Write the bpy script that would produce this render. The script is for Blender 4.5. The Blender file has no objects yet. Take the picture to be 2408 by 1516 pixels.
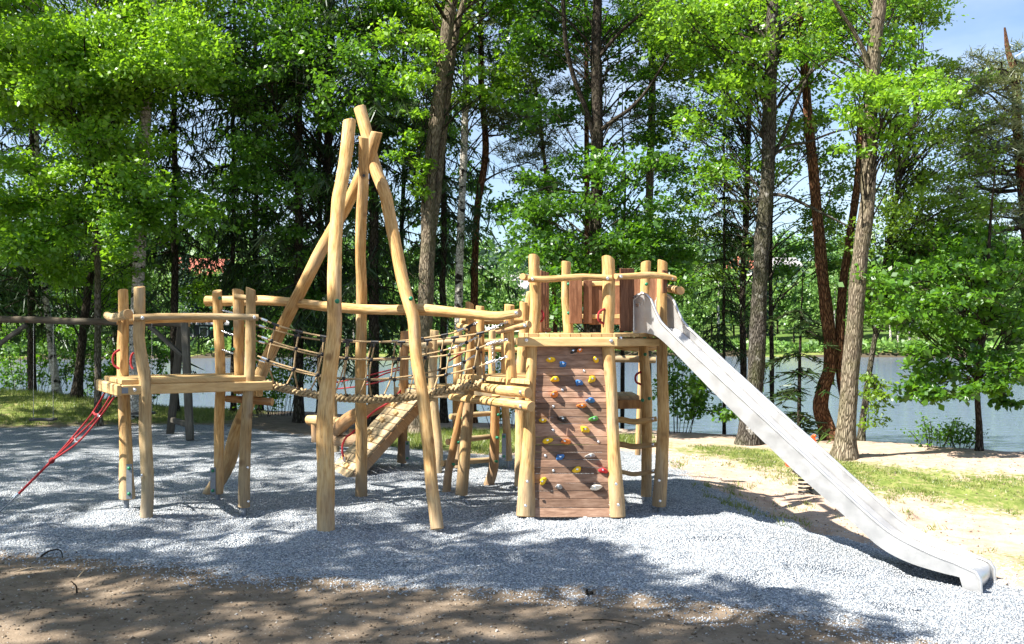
import bpy, math, random
import numpy as np
from mathutils import Vector

R = math.radians
sc = bpy.context.scene
COL = sc.collection
# ------------------------------------------------------------------ camera, sky, sun, exposure
CAM_H = 2.03          # eye height
FPX = 2300.0          # focal length in pixels of a 2408-wide picture
HOR = 775.0           # horizon row of a 2408 x 1516 picture
cam_d = bpy.data.cameras.new('camera')
cam = bpy.data.objects.new('camera', cam_d)
COL.objects.link(cam)
cam.location = (0, 0, CAM_H)
cam.rotation_euler = (R(90), 0, 0)
cam_d.sensor_width = 36.0
cam_d.lens = 36.0 * FPX / 2408.0
cam_d.shift_y = (HOR - 758.0) / 2408.0
cam_d.clip_end = 3000
cam_d.clip_start = 0.05
sc.camera = cam

SUN = Vector((0.80, 0.40, -1.0)).normalized()      # direction the light travels
world = bpy.data.worlds.new('World')
sc.world = world
world.use_nodes = True
wn = world.node_tree.nodes
wl = world.node_tree.links
wn.clear()
sky = wn.new('ShaderNodeTexSky')
sky.sky_type = 'NISHITA'
sky.sun_disc = False
sky.sun_elevation = math.asin(-SUN.z)
sky.sun_rotation = math.atan2(-SUN.x, -SUN.y)
sky.air_density = 1.0
sky.dust_density = 0.6
sky.ozone_density = 3.0
wtc = wn.new('ShaderNodeTexCoord')
wmp = wn.new('ShaderNodeMapping')
wmp.inputs['Scale'].default_value = (1.0, 1.0, 2.6)
wno = wn.new('ShaderNodeTexNoise')
wno.inputs['Scale'].default_value = 2.6
wno.inputs['Detail'].default_value = 6
wno.inputs['Roughness'].default_value = 0.58
wrp = wn.new('ShaderNodeValToRGB')
wrp.color_ramp.elements[0].position = 0.36
wrp.color_ramp.elements[1].position = 0.72
wmx = wn.new('ShaderNodeMixRGB')
wmx.inputs['Color2'].default_value = (6.2, 6.7, 7.4, 1)
wml = wn.new('ShaderNodeMath'); wml.operation = 'MULTIPLY'; wml.inputs[1].default_value = 0.45
bg = wn.new('ShaderNodeBackground')
bg.inputs['Strength'].default_value = 0.065
wout = wn.new('ShaderNodeOutputWorld')
wl.new(wtc.outputs['Generated'], wmp.inputs['Vector'])
wl.new(wmp.outputs['Vector'], wno.inputs['Vector'])
wl.new(wno.outputs['Fac'], wrp.inputs['Fac'])
wl.new(wrp.outputs['Color'], wml.inputs[0])
wl.new(wml.outputs['Value'], wmx.inputs['Fac'])
wl.new(sky.outputs['Color'], wmx.inputs['Color1'])
wl.new(wmx.outputs['Color'], bg.inputs['Color'])
wl.new(bg.outputs['Background'], wout.inputs['Surface'])

sun_d = bpy.data.lights.new('sun', 'SUN')
sun_d.energy = 5.0
sun_d.angle = R(0.53)
sun_d.color = (1.0, 0.94, 0.84)
sun_o = bpy.data.objects.new('sun', sun_d)
COL.objects.link(sun_o)
sun_o.rotation_euler = SUN.to_track_quat('-Z', 'Y').to_euler()
sun_o.location = (-20, -10, 30)

sc.view_settings.view_transform = 'Standard'
sc.view_settings.look = 'None'
sc.view_settings.gamma = 1.0
sc.view_settings.use_curve_mapping = False
sc.view_settings.exposure = 1.68
sc.render.engine = 'CYCLES'
cy = sc.cycles
cy.use_denoising = True
cy.max_bounces = 6
cy.diffuse_bounces = 3
cy.glossy_bounces = 3
cy.transmission_bounces = 3
cy.transparent_max_bounces = 4
cy.caustics_reflective = False
cy.caustics_refractive = False
cy.sample_clamp_indirect = 6.0

rng = np.random.default_rng(7)
random.seed(7)


def P(u, v, Y):
    """picture position (2408 x 1516) at a known distance -> world point"""
    return np.array([(u - 1204.0) / FPX * Y, Y, CAM_H - (v - HOR) / FPX * Y])


# ------------------------------------------------------------------ noise helpers
def _h(ix, iy, s):
    n = (ix.astype(np.int64) * 374761393 + iy.astype(np.int64) * 668265263 + s * 1442695041) & 0x7fffffff
    n = ((n ^ (n >> 13)) * 1274126177) & 0x7fffffff
    return ((n ^ (n >> 16)) & 0xffff) / 65535.0


def vnoise(x, y, s=0):
    x = np.asarray(x, float); y = np.asarray(y, float)
    ix = np.floor(x).astype(np.int64); iy = np.floor(y).astype(np.int64)
    fx = x - ix; fy = y - iy
    fx = fx * fx * (3 - 2 * fx); fy = fy * fy * (3 - 2 * fy)
    a = _h(ix, iy, s); b = _h(ix + 1, iy, s); c = _h(ix, iy + 1, s); d = _h(ix + 1, iy + 1, s)
    return (a * (1 - fx) + b * fx) * (1 - fy) + (c * (1 - fx) + d * fx) * fy


def fbm(x, y, s=0, o=3):
    t = 0; a = 0.5
    for i in range(o):
        t = t + a * vnoise(np.asarray(x) * 2 ** i, np.asarray(y) * 2 ** i, s + i)
        a *= 0.5
    return t / (1 - 0.5 ** o)


def sstep(a, b, x):
    t = np.clip((np.asarray(x, float) - a) / (b - a), 0, 1)
    return t * t * (3 - 2 * t)


# ------------------------------------------------------------------ node material helpers
def mat(name):
    m = bpy.data.materials.new(name)
    m.use_nodes = True
    nt = m.node_tree
    nt.nodes.clear()
    o = nt.nodes.new('ShaderNodeOutputMaterial')
    p = nt.nodes.new('ShaderNodeBsdfPrincipled')
    nt.links.new(p.outputs[0], o.inputs[0])
    return m, nt, p, o


def nd(nt, t, **kw):
    n = nt.nodes.new('ShaderNode' + t)
    for k, v in kw.items():
        if k.startswith('i_'):
            n.inputs[k[2:].replace('_', ' ')].default_value = v
        else:
            setattr(n, k, v)
    return n


def ramp(nt, fac, stops):
    r = nt.nodes.new('ShaderNodeValToRGB')
    e = r.color_ramp.elements
    while len(e) < len(stops):
        e.new(0.5)
    for i, (p, c) in enumerate(stops):
        e[i].position = p
        e[i].color = (c[0], c[1], c[2], 1) if not np.isscalar(c) else (c, c, c, 1)
    nt.links.new(fac, r.inputs['Fac'])
    return r.outputs['Color']


def mix(nt, fac, a, b, mode='MIX'):
    m = nt.nodes.new('ShaderNodeMixRGB')
    m.blend_type = mode
    for k, v in (('Fac', fac), ('Color1', a), ('Color2', b)):
        if hasattr(v, 'links') or hasattr(v, 'is_linked'):
            nt.links.new(v, m.inputs[k])
        else:
            m.inputs[k].default_value = v if k == 'Fac' else (v[0], v[1], v[2], 1)
    return m.outputs['Color']


def math_(nt, op, a, b=None):
    m = nt.nodes.new('ShaderNodeMath')
    m.operation = op
    for i, v in enumerate((a, b)):
        if v is None:
            continue
        if hasattr(v, 'is_linked'):
            nt.links.new(v, m.inputs[i])
        else:
            m.inputs[i].default_value = v
    return m.outputs[0]


def mapping(nt, vec, scale=(1, 1, 1), loc=(0, 0, 0)):
    m = nt.nodes.new('ShaderNodeMapping')
    m.inputs['Scale'].default_value = scale
    m.inputs['Location'].default_value = loc
    nt.links.new(vec, m.inputs['Vector'])
    return m.outputs['Vector']


def noise(nt, vec, scale, detail=4, rough=0.55, out='Fac'):
    n = nt.nodes.new('ShaderNodeTexNoise')
    n.inputs['Scale'].default_value = scale
    n.inputs['Detail'].default_value = detail
    n.inputs['Roughness'].default_value = rough
    if vec is not None:
        nt.links.new(vec, n.inputs['Vector'])
    return n.outputs[out]


def bump(nt, p, height, strength=0.4, dist=0.02):
    b = nt.nodes.new('ShaderNodeBump')
    b.inputs['Strength'].default_value = strength
    b.inputs['Distance'].default_value = dist
    nt.links.new(height, b.inputs['Height'])
    nt.links.new(b.outputs[0], p.inputs['Normal'])
    return b


M = {}


def m_log(name, c_lo, c_mid, c_hi, grey=0.3, rough=0.75):
    m, nt, p, o = mat(name)
    uv = nt.nodes.new('ShaderNodeUVMap').outputs[0]
    oi = nt.nodes.new('ShaderNodeObjectInfo')
    off = nt.nodes.new('ShaderNodeVectorMath'); off.operation = 'ADD'
    cmb = nt.nodes.new('ShaderNodeCombineXYZ')
    nt.links.new(math_(nt, 'MULTIPLY', oi.outputs['Random'], 37.0), cmb.inputs[2])
    nt.links.new(uv, off.inputs[0]); nt.links.new(cmb.outputs[0], off.inputs[1])
    v = off.outputs[0]
    g = noise(nt, mapping(nt, v, (9, 1.1, 1)), 6, 5, 0.6)
    big = noise(nt, mapping(nt, v, (2.2, 1.2, 1)), 1.6, 3)
    c = ramp(nt, g, [(0.25, c_lo), (0.5, c_mid), (0.78, c_hi)])
    hue = ramp(nt, big, [(0.28, (0.66, 0.50, 0.33)), (0.5, (0.95, 0.86, 0.72)), (0.68, (1.06, 1.04, 1.02))])
    c = mix(nt, 0.75, c, hue, 'MULTIPLY')
    gw = noise(nt, mapping(nt, v, (3, 0.9, 1), (5, 3, 0)), 1.3, 4)
    gm = ramp(nt, gw, [(0.52, 0.0), (0.72, 1.0)])
    c = mix(nt, math_(nt, 'MULTIPLY', gm, grey), c, (0.36, 0.33, 0.27))
    # knots and dark scuffs
    vo = nt.nodes.new('ShaderNodeTexVoronoi'); vo.inputs['Scale'].default_value = 1.0
    nt.links.new(mapping(nt, v, (3.2, 3.4, 1), (0.3, 0.7, 0)), vo.inputs['Vector'])
    kn = ramp(nt, vo.outputs['Distance'], [(0.0, 1.0), (0.10, 0.75), (0.17, 0.0)])
    c = mix(nt, math_(nt, 'MULTIPLY', kn, 0.75), c, (0.16, 0.075, 0.03))
    # drying cracks
    cr = noise(nt, mapping(nt, v, (16, 0.55, 1), (9, 0, 0)), 2.2, 2)
    ck = ramp(nt, cr, [(0.475, 0.0), (0.5, 1.0), (0.525, 0.0)])
    ck2 = ramp(nt, noise(nt, mapping(nt, v, (4, 1, 1), (3, 3, 0)), 1.5, 2), [(0.5, 0.0), (0.6, 1.0)])
    ckf = math_(nt, 'MULTIPLY', ck, ck2)
    c = mix(nt, math_(nt, 'MULTIPLY', ckf, 0.7), c, (0.12, 0.07, 0.035))
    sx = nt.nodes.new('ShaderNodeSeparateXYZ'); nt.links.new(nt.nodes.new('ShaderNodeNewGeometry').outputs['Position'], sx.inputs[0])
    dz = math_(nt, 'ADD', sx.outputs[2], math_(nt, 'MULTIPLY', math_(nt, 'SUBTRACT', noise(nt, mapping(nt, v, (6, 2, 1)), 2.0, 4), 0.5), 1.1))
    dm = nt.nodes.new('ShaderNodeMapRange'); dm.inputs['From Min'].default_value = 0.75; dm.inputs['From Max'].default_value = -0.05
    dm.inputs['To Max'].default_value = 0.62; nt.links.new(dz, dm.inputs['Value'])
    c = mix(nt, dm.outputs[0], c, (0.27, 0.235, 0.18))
    br = ramp(nt, oi.outputs['Random'], [(0.0, 0.80), (1.0, 1.08)])
    c = mix(nt, 1.0, c, br, 'MULTIPLY')
    nt.links.new(c, p.inputs['Base Color'])
    p.inputs['Roughness'].default_value = rough
    p.inputs['Specular IOR Level'].default_value = 0.25
    h = mix(nt, 0.5, g, noise(nt, mapping(nt, v, (5, 4, 1)), 2.0, 3))
    h = mix(nt, math_(nt, 'MULTIPLY', ckf, 0.9), h, (0, 0, 0))
    bump(nt, p, h, 0.55, 0.012)
    return m


def m_end(name, a, b):
    m, nt, p, o = mat(name)
    uv = nt.nodes.new('ShaderNodeUVMap').outputs[0]
    w = nt.nodes.new('ShaderNodeTexWave'); w.wave_type = 'RINGS'; w.rings_direction = 'Z'
    w.inputs['Scale'].default_value = 14; w.inputs['Distortion'].default_value = 2.5
    w.inputs['Detail'].default_value = 2; w.inputs['Detail Scale'].default_value = 1.5
    nt.links.new(uv, w.inputs['Vector'])
    n = noise(nt, uv, 9, 4)
    c = ramp(nt, w.outputs['Fac'], [(0.0, a), (1.0, b)])
    c = mix(nt, 0.4, c, ramp(nt, n, [(0.3, (0.55, 0.4, 0.25)), (0.7, (1, 1, 1))]), 'MULTIPLY')
    nt.links.new(c, p.inputs['Base Color'])
    p.inputs['Roughness'].default_value = 0.85
    bump(nt, p, n, 0.4, 0.008)
    return m


def m_plank(name, stops, scale=(1.2, 14, 14), rough=0.75, rnd=0.3):
    """sawn board, grain along local X of the object coordinates stored in UV (u along, v across)"""
    m, nt, p, o = mat(name)
    uv = nt.nodes.new('ShaderNodeUVMap').outputs[0]
    oi = nt.nodes.new('ShaderNodeObjectInfo')
    cmb = nt.nodes.new('ShaderNodeCombineXYZ')
    nt.links.new(math_(nt, 'MULTIPLY', oi.outputs['Random'], 53.0), cmb.inputs[2])
    off = nt.nodes.new('ShaderNodeVectorMath'); off.operation = 'ADD'
    nt.links.new(uv, off.inputs[0]); nt.links.new(cmb.outputs[0], off.inputs[1])
    v = off.outputs[0]
    g = noise(nt, mapping(nt, v, (scale[0], scale[1], 1)), 4, 5, 0.62)
    c = ramp(nt, g, stops)
    big = noise(nt, mapping(nt, v, (2.5, 5, 1)), 1.5, 3)
    c = mix(nt, 0.45, c, ramp(nt, big, [(0.3, (0.62, 0.55, 0.5)), (0.65, (1.08, 1.05, 1.0))]), 'MULTIPLY')
    br = ramp(nt, oi.outputs['Random'], [(0.0, 1.0 - rnd), (1.0, 1.0 + rnd * 0.5)])
    c = mix(nt, 1.0, c, br, 'MULTIPLY')
    nt.links.new(c, p.inputs['Base Color'])
    p.inputs['Roughness'].default_value = rough
    p.inputs['Specular IOR Level'].default_value = 0.25
    bump(nt, p, g, 0.5, 0.006)
    return m


def m_plain(name, col, rough=0.5, metal=0.0, nscale=40, nstr=0.15, var=0.15):
    m, nt, p, o = mat(name)
    tc = nt.nodes.new('ShaderNodeTexCoord').outputs['Object']
    n = noise(nt, tc, nscale, 4)
    k = ramp(nt, n, [(0.25, 1 - var), (0.75, 1 + var)])
    c = mix(nt, 1.0, (col[0], col[1], col[2]), k, 'MULTIPLY')
    nt.links.new(c, p.inputs['Base Color'])
    p.inputs['Roughness'].default_value = rough
    p.inputs['Metallic'].default_value = metal
    bump(nt, p, n, nstr, 0.004)
    return m


def m_rope(name, a, b, per_m=55.0):
    m, nt, p, o = mat(name)
    uv = nt.nodes.new('ShaderNodeUVMap').outputs[0]
    w = nt.nodes.new('ShaderNodeTexWave'); w.wave_type = 'BANDS'; w.bands_direction = 'DIAGONAL'
    w.inputs['Scale'].default_value = 1.0; w.inputs['Distortion'].default_value = 0.3
    nt.links.new(mapping(nt, uv, (3.0, per_m, 1)), w.inputs['Vector'])
    n = noise(nt, mapping(nt, uv, (20, 90, 1)), 3, 3)
    c = ramp(nt, w.outputs['Fac'], [(0.1, a), (0.7, b)])
    c = mix(nt, 0.35, c, ramp(nt, n, [(0.3, (0.5, 0.5, 0.5)), (0.7, (1.1, 1.1, 1.1))]), 'MULTIPLY')
    nt.links.new(c, p.inputs['Base Color'])
    p.inputs['Roughness'].default_value = 0.8
    bump(nt, p, w.outputs['Fac'], 0.7, 0.006)
    return m


def m_leaf(name, dark, mid, light, trans, tfac=0.45, gloss=0.04):
    m = bpy.data.materials.new(name)
    m.use_nodes = True
    nt = m.node_tree
    nt.nodes.clear()
    o = nt.nodes.new('ShaderNodeOutputMaterial')
    at = nt.nodes.new('ShaderNodeAttribute'); at.attribute_name = 'lv'
    c = ramp(nt, at.outputs['Fac'], [(0.0, dark), (0.5, mid), (1.0, light)])
    d = nt.nodes.new('ShaderNodeBsdfDiffuse'); d.inputs['Roughness'].default_value = 0.4
    nt.links.new(c, d.inputs['Color'])
    t = nt.nodes.new('ShaderNodeBsdfTranslucent')
    tcol = mix(nt, 0.75, c, trans)
    nt.links.new(tcol, t.inputs['Color'])
    ms = nt.nodes.new('ShaderNodeMixShader'); ms.inputs[0].default_value = tfac
    nt.links.new(d.outputs[0], ms.inputs[1]); nt.links.new(t.outputs[0], ms.inputs[2])
    g = nt.nodes.new('ShaderNodeBsdfGlossy'); g.inputs['Roughness'].default_value = 0.45
    g.inputs['Color'].default_value = (0.9, 0.95, 1, 1)
    m2 = nt.nodes.new('ShaderNodeMixShader'); m2.inputs[0].default_value = gloss
    nt.links.new(ms.outputs[0], m2.inputs[1]); nt.links.new(g.outputs[0], m2.inputs[2])
    nt.links.new(m2.outputs[0], o.inputs[0])
    return m


def m_bark(name, stops, scale, stretch, strength, moss=0.0, blotch=None, dist=0.05):
    m, nt, p, o = mat(name)
    uv = nt.nodes.new('ShaderNodeUVMap').outputs[0]
    g = noise(nt, mapping(nt, uv, (scale, scale * stretch, 1)), 1.0, 6, 0.65)
    vo = nt.nodes.new('ShaderNodeTexVoronoi'); vo.feature = 'DISTANCE_TO_EDGE'
    vo.inputs['Scale'].default_value = 1.0
    wv = mapping(nt, uv, (scale * 1.2, scale * stretch * 0.7, 1))
    nt.links.new(wv, vo.inputs['Vector'])
    e = ramp(nt, vo.outputs['Distance'], [(0.0, 0.0), (0.22, 1.0)])
    h = mix(nt, 0.5, g, e)
    c = ramp(nt, h, stops)
    if blotch:
        b = noise(nt, mapping(nt, uv, (blotch[0], blotch[1], 1), (3, 7, 0)), 1.0, 4, 0.6)
        f = ramp(nt, b, [(blotch[2], 0.0), (blotch[2] + 0.07, 1.0)])
        c = mix(nt, f, c, blotch[3])
    if moss:
        b = noise(nt, mapping(nt, uv, (3, 2, 1), (1, 2, 0)), 1.0, 4)
        f = ramp(nt, b, [(0.45, 0.0), (0.7, moss)])
        c = mix(nt, f, c, (0.09, 0.11, 0.025))
    nt.links.new(c, p.inputs['Base Color'])
    p.inputs['Roughness'].default_value = 0.95
    p.inputs['Specular IOR Level'].default_value = 0.1
    bump(nt, p, h, strength, dist)
    return m


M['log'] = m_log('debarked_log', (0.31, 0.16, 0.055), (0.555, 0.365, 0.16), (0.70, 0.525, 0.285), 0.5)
M['logshade'] = m_log('shaded_old_log', (0.05, 0.042, 0.034), (0.09, 0.078, 0.062), (0.15, 0.13, 0.10), 0.2)  # swing beam log, its shade put into the dark colour
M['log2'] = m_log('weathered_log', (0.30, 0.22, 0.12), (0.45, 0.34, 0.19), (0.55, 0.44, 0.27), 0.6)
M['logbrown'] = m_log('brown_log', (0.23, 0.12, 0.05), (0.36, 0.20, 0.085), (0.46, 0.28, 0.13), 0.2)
M['end'] = m_end('cut_log_end', (0.60, 0.40, 0.19), (0.46, 0.27, 0.11))
M['deck'] = m_plank('pale_deck_board', [(0.25, (0.43, 0.27, 0.115)), (0.5, (0.57, 0.39, 0.18)), (0.8, (0.66, 0.48, 0.25))])
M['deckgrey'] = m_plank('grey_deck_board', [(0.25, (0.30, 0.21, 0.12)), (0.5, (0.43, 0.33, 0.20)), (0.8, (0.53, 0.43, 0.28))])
M['wall'] = m_plank('red_brown_wall_board', [(0.22, (0.13, 0.075, 0.05)), (0.5, (0.265, 0.162, 0.113)), (0.8, (0.43, 0.30, 0.225))], (1.6, 10, 10), 0.7, 0.5)
M['slat'] = m_plank('brown_railing_board', [(0.22, (0.10, 0.042, 0.022)), (0.5, (0.20, 0.092, 0.05)), (0.8, (0.34, 0.18, 0.105))], (1.4, 12, 12), 0.7, 0.3)
M['greyold'] = m_plank('old_grey_timber', [(0.25, (0.055, 0.05, 0.04)), (0.5, (0.095, 0.088, 0.072)), (0.8, (0.15, 0.142, 0.12))])
M['steel'] = m_plain('galvanised_steel', (0.20, 0.225, 0.26), 0.5, 0.6)
M['chrome'] = m_plain('bright_steel', (0.72, 0.74, 0.77), 0.25, 0.95)
M['green'] = m_plain('green_plastic', (0.006, 0.16, 0.075), 0.35)
M['black'] = m_plain('black_plastic', (0.012, 0.012, 0.014), 0.4)
M['rope'] = m_rope('hemp_coloured_rope', (0.27, 0.165, 0.07), (0.66, 0.49, 0.27))
M['redrope'] = m_rope('red_rope', (0.20, 0.008, 0.012), (0.50, 0.028, 0.035))
M['strand'] = m_rope('thick_rope_strand', (0.38, 0.26, 0.12), (0.68, 0.52, 0.30), 90.0)
M['orange'] = m_plain('orange_plastic', (0.75, 0.10, 0.015), 0.4)
for k, c in dict(yellow=(0.80, 0.52, 0.012), blue=(0.03, 0.16, 0.46), orangeh=(0.80, 0.22, 0.04), green2=(0.07, 0.30, 0.07),
                 greyh=(0.34, 0.33, 0.32), redh=(0.62, 0.02, 0.03), blackh=(0.02, 0.02, 0.022), white=(0.70, 0.66, 0.58)).items():
    M['hold_' + k] = m_plain('resin_' + k, c, 0.55, 0.0, 60, 0.3, 0.2)
M['oak'] = m_leaf('oak_leaf', (0.042, 0.13, 0.007), (0.112, 0.275, 0.014), (0.24, 0.42, 0.028), (0.31, 0.56, 0.018), 0.5)
M['oakd'] = m_leaf('dark_oak_leaf', (0.028, 0.09, 0.007), (0.068, 0.18, 0.012), (0.13, 0.28, 0.018), (0.19, 0.42, 0.014), 0.45)
M['birch'] = m_leaf('birch_leaf', (0.07, 0.145, 0.012), (0.14, 0.26, 0.020), (0.23, 0.36, 0.03), (0.30, 0.48, 0.025), 0.45)
M['spruce'] = m_leaf('spruce_twig', (0.012, 0.032, 0.008), (0.026, 0.058, 0.012), (0.055, 0.095, 0.018), (0.05, 0.10, 0.015), 0.2, 0.03)
M['pine'] = m_leaf('pine_needle', (0.06, 0.095, 0.026), (0.13, 0.165, 0.05), (0.235, 0.24, 0.085), (0.20, 0.24, 0.06), 0.3, 0.05)
M['far'] = m_leaf('far_leaf', (0.05, 0.12, 0.022), (0.11, 0.23, 0.04), (0.19, 0.32, 0.06), (0.18, 0.33, 0.04), 0.3)
M['farc'] = m_leaf('far_conifer', (0.016, 0.045, 0.025), (0.03, 0.07, 0.035), (0.05, 0.10, 0.05), (0.05, 0.10, 0.05), 0.15)
M['grass'] = m_leaf('grass_blade', (0.07, 0.13, 0.015), (0.17, 0.22, 0.04), (0.34, 0.33, 0.12), (0.2, 0.3, 0.03), 0.35)
M['bark_oak'] = m_bark('oak_bark', [(0.2, (0.035, 0.027, 0.020)), (0.5, (0.12, 0.10, 0.078)), (0.8, (0.25, 0.225, 0.18))], 46, 0.25, 0.9, 0.4)
M['bark_grey'] = m_bark('pale_grey_bark', [(0.2, (0.06, 0.046, 0.032)), (0.5, (0.185, 0.15, 0.108)), (0.8, (0.30, 0.255, 0.19))], 46, 0.22, 0.9, 0.3)
M['bark_dark'] = m_bark('dark_bark', [(0.2, (0.014, 0.011, 0.009)), (0.5, (0.045, 0.036, 0.028)), (0.8, (0.10, 0.085, 0.068))], 46, 0.25, 0.9, 0.1)
M['bark_pine'] = m_bark('orange_pine_bark', [(0.2, (0.03, 0.014, 0.008)), (0.5, (0.11, 0.052, 0.028)), (0.8, (0.24, 0.125, 0.068))], 34, 0.3, 0.9, 0.0)
M['bark_birch'] = m_bark('birch_bark', [(0.2, (0.22, 0.20, 0.17)), (0.5, (0.42, 0.40, 0.36)), (0.8, (0.62, 0.60, 0.55))], 14, 1.6, 0.4, 0.0,
                         (5.0, 7.0, 0.53, (0.022, 0.019, 0.016)), 0.02)
M['bark_aspen'] = m_bark('mottled_bark', [(0.2, (0.02, 0.017, 0.014)), (0.5, (0.065, 0.056, 0.046)), (0.8, (0.15, 0.135, 0.115))], 46, 0.28, 0.9, 0.3,
                         (7.0, 5.0, 0.60, (0.30, 0.285, 0.265)), 0.05)
# ------------------------------------------------------------------ mesh building
ORG = {}


class MB:
    """collects one mesh: vertices, quads/tris, a uv per corner, smooth flag and material slot per face"""

    def __init__(self):
        self.v = []; self.nv = 0
        self.f = []; self.uv = []; self.sm = []; self.mi = []

    def add(self, verts, faces, uvs=None, smooth=False, mi=0):
        verts = np.asarray(verts, float)
        b = self.nv
        self.v.append(verts); self.nv += len(verts)
        for i, fc in enumerate(faces):
            self.f.append([b + k for k in fc])
            self.uv.append(uvs[i] if uvs is not None else [(0, 0)] * len(fc))
            self.sm.append(smooth); self.mi.append(mi)

    def box(self, c, ax, ay, az, sx, sy, sz, ch=0.006, mi=0, uvo=None):
        """box centred at c with half sizes sx,sy,sz along unit axes, edges chamfered; uv runs along ax"""
        c = np.asarray(c, float); A = [np.asarray(a, float) for a in (ax, ay, az)]
        S = (sx, sy, sz); ch = min(ch, 0.45 * min(S))
        if uvo is None:
            uvo = (random.random() * 9, random.random() * 9)
        idx = {}; V = []
        for k in range(3):
            o = [i for i in range(3) if i != k]
            for sk in (-1, 1):
                for s0 in (-1, 1):
                    for s1 in (-1, 1):
                        q = [0, 0, 0]
                        q[k] = sk * S[k]; q[o[0]] = s0 * (S[o[0]] - ch); q[o[1]] = s1 * (S[o[1]] - ch)
                        sg = [0, 0, 0]; sg[k] = sk; sg[o[0]] = s0; sg[o[1]] = s1
                        idx[(k, tuple(sg))] = len(V); V.append(q)
        F = []
        def add(keys, nrm):
            ids = [idx[k] for k in keys]
            p = [np.array(V[i]) for i in ids]
            n = np.cross(p[1] - p[0], p[2] - p[0])
            if np.dot(n, nrm) < 0:
                ids = ids[::-1]
            F.append(ids)
        for k in range(3):
            o = [i for i in range(3) if i != k]
            for sk in (-1, 1):
                ks = []
                for s0, s1 in ((-1, -1), (1, -1), (1, 1), (-1, 1)):
                    sg = [0, 0, 0]; sg[k] = sk; sg[o[0]] = s0; sg[o[1]] = s1
                    ks.append((k, tuple(sg)))
                n = [0, 0, 0]; n[k] = sk
                add(ks, n)
        for k in range(3):            # edges parallel to axis k
            o = [i for i in range(3) if i != k]
            for s0 in (-1, 1):
                for s1 in (-1, 1):
                    a = [0, 0, 0]; a[o[0]] = s0; a[o[1]] = s1
                    lo = list(a); lo[k] = -1; hi = list(a); hi[k] = 1
                    add([(o[0], tuple(lo)), (o[1], tuple(lo)), (o[1], tuple(hi)), (o[0], tuple(hi))], a)
        for sg in [(x, y, z) for x in (-1, 1) for y in (-1, 1) for z in (-1, 1)]:
            add([(0, sg), (1, sg), (2, sg)], sg)
        Vw = [c + q[0] * A[0] + q[1] * A[1] + q[2] * A[2] for q in V]
        U = []
        for fc in F:
            U.append([(V[i][0] + uvo[0], V[i][1] * 0.8 + V[i][2] * 0.6 + uvo[1]) for i in fc])
        self.add(Vw, F, U, False, mi)

    def prism(self, poly, z0, z1, ch=0.004, mi=0, axis=0):
        """upright slab over a convex/concave polygon (xy), small chamfer on the top edge"""
        poly = [np.asarray(p, float) for p in poly]
        ar = sum(a[0] * b[1] - b[0] * a[1] for a, b in zip(poly, poly[1:] + poly[:1]))
        if ar < 0:
            poly = poly[::-1]
        n = len(poly); cen = sum(poly) / n
        ins = []
        for p in poly:
            d = cen - p; l = np.linalg.norm(d); ins.append(p + d / max(l, 1e-6) * min(ch * 1.4, 0.3 * l))
        V = [(p[0], p[1], z0) for p in poly] + [(p[0], p[1], z1 - ch) for p in poly] + [(p[0], p[1], z1) for p in ins]
        F = [list(range(n))[::-1]]
        for i in range(n):
            j = (i + 1) % n
            F.append([i, j, n + j, n + i]); F.append([n + i, n + j, 2 * n + j, 2 * n + i])
        F.append([2 * n + i for i in range(n)])
        o = random.random() * 9
        U = [[((V[i][1] if axis else V[i][0]) + o, (V[i][0] if axis else V[i][1]) * 1.0 + V[i][2]) for i in fc] for fc in F]
        self.add(V, F, U, False, mi)

    def tube(self, pts, rad, seg=10, caps=True, mi=0, capmi=0, rough=0.0, ell=0.0, tilt0=0.0, tilt1=0.0, chamfer=0.12, seed=None, uvs=None):
        pts = np.asarray(pts, float)
        n = len(pts)
        rad = np.broadcast_to(np.asarray(rad, float), (n,)).copy()
        T = np.gradient(pts, axis=0)
        T /= np.maximum(np.linalg.norm(T, axis=1, keepdims=True), 1e-9)
        a = np.array([0, 0, 1.0]) if abs(T[0][2]) < 0.8 else np.array([1.0, 0, 0])
        x = np.cross(T[0], a); x /= np.linalg.norm(x)
        X = [x]
        for i in range(1, n):
            x = X[-1] - T[i] * np.dot(X[-1], T[i]); x /= max(np.linalg.norm(x), 1e-9); X.append(x)
        X = np.array(X); Yv = np.cross(T, X)
        L = np.concatenate([[0], np.cumsum(np.linalg.norm(np.diff(pts, axis=0), axis=1))])
        th = np.arange(seg) / seg * 2 * np.pi
        if seed is None:
            seed = random.randint(0, 9999)
        rr = rad[:, None] * np.ones((1, seg))
        if rough > 0:
            cx = np.cos(th)[None, :] * 1.3; sx = np.sin(th)[None, :] * 1.3
            n1 = vnoise(cx + L[:, None] * 1.7 + seed, sx + L[:, None] * 1.1, seed) - 0.5
            n2 = vnoise(cx * 2.6 + L[:, None] * 7, sx * 2.6 + seed + L[:, None] * 5, seed + 3) - 0.5
            rr = rr * (1 + rough * 2 * n1 + rough * 0.9 * n2)
        if ell:
            rr = rr * (1 + ell * np.cos(2 * (th[None, :] + seed)))
        V = pts[:, None, :] + rr[:, :, None] * (np.cos(th)[None, :, None] * X[:, None, :] + np.sin(th)[None, :, None] * Yv[:, None, :])
        if tilt0:
            V[0] += (T[0][None, :] * (np.cos(th + seed)[:, None] * rad[0] * tilt0))
        if tilt1:
            V[-1] += (T[-1][None, :] * (np.cos(th + seed)[:, None] * rad[-1] * tilt1))
        F = []; U = []
        per = 2 * np.pi * float(np.mean(rad)) if uvs is None else uvs
        o = (seed % 17) * 1.37
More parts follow.
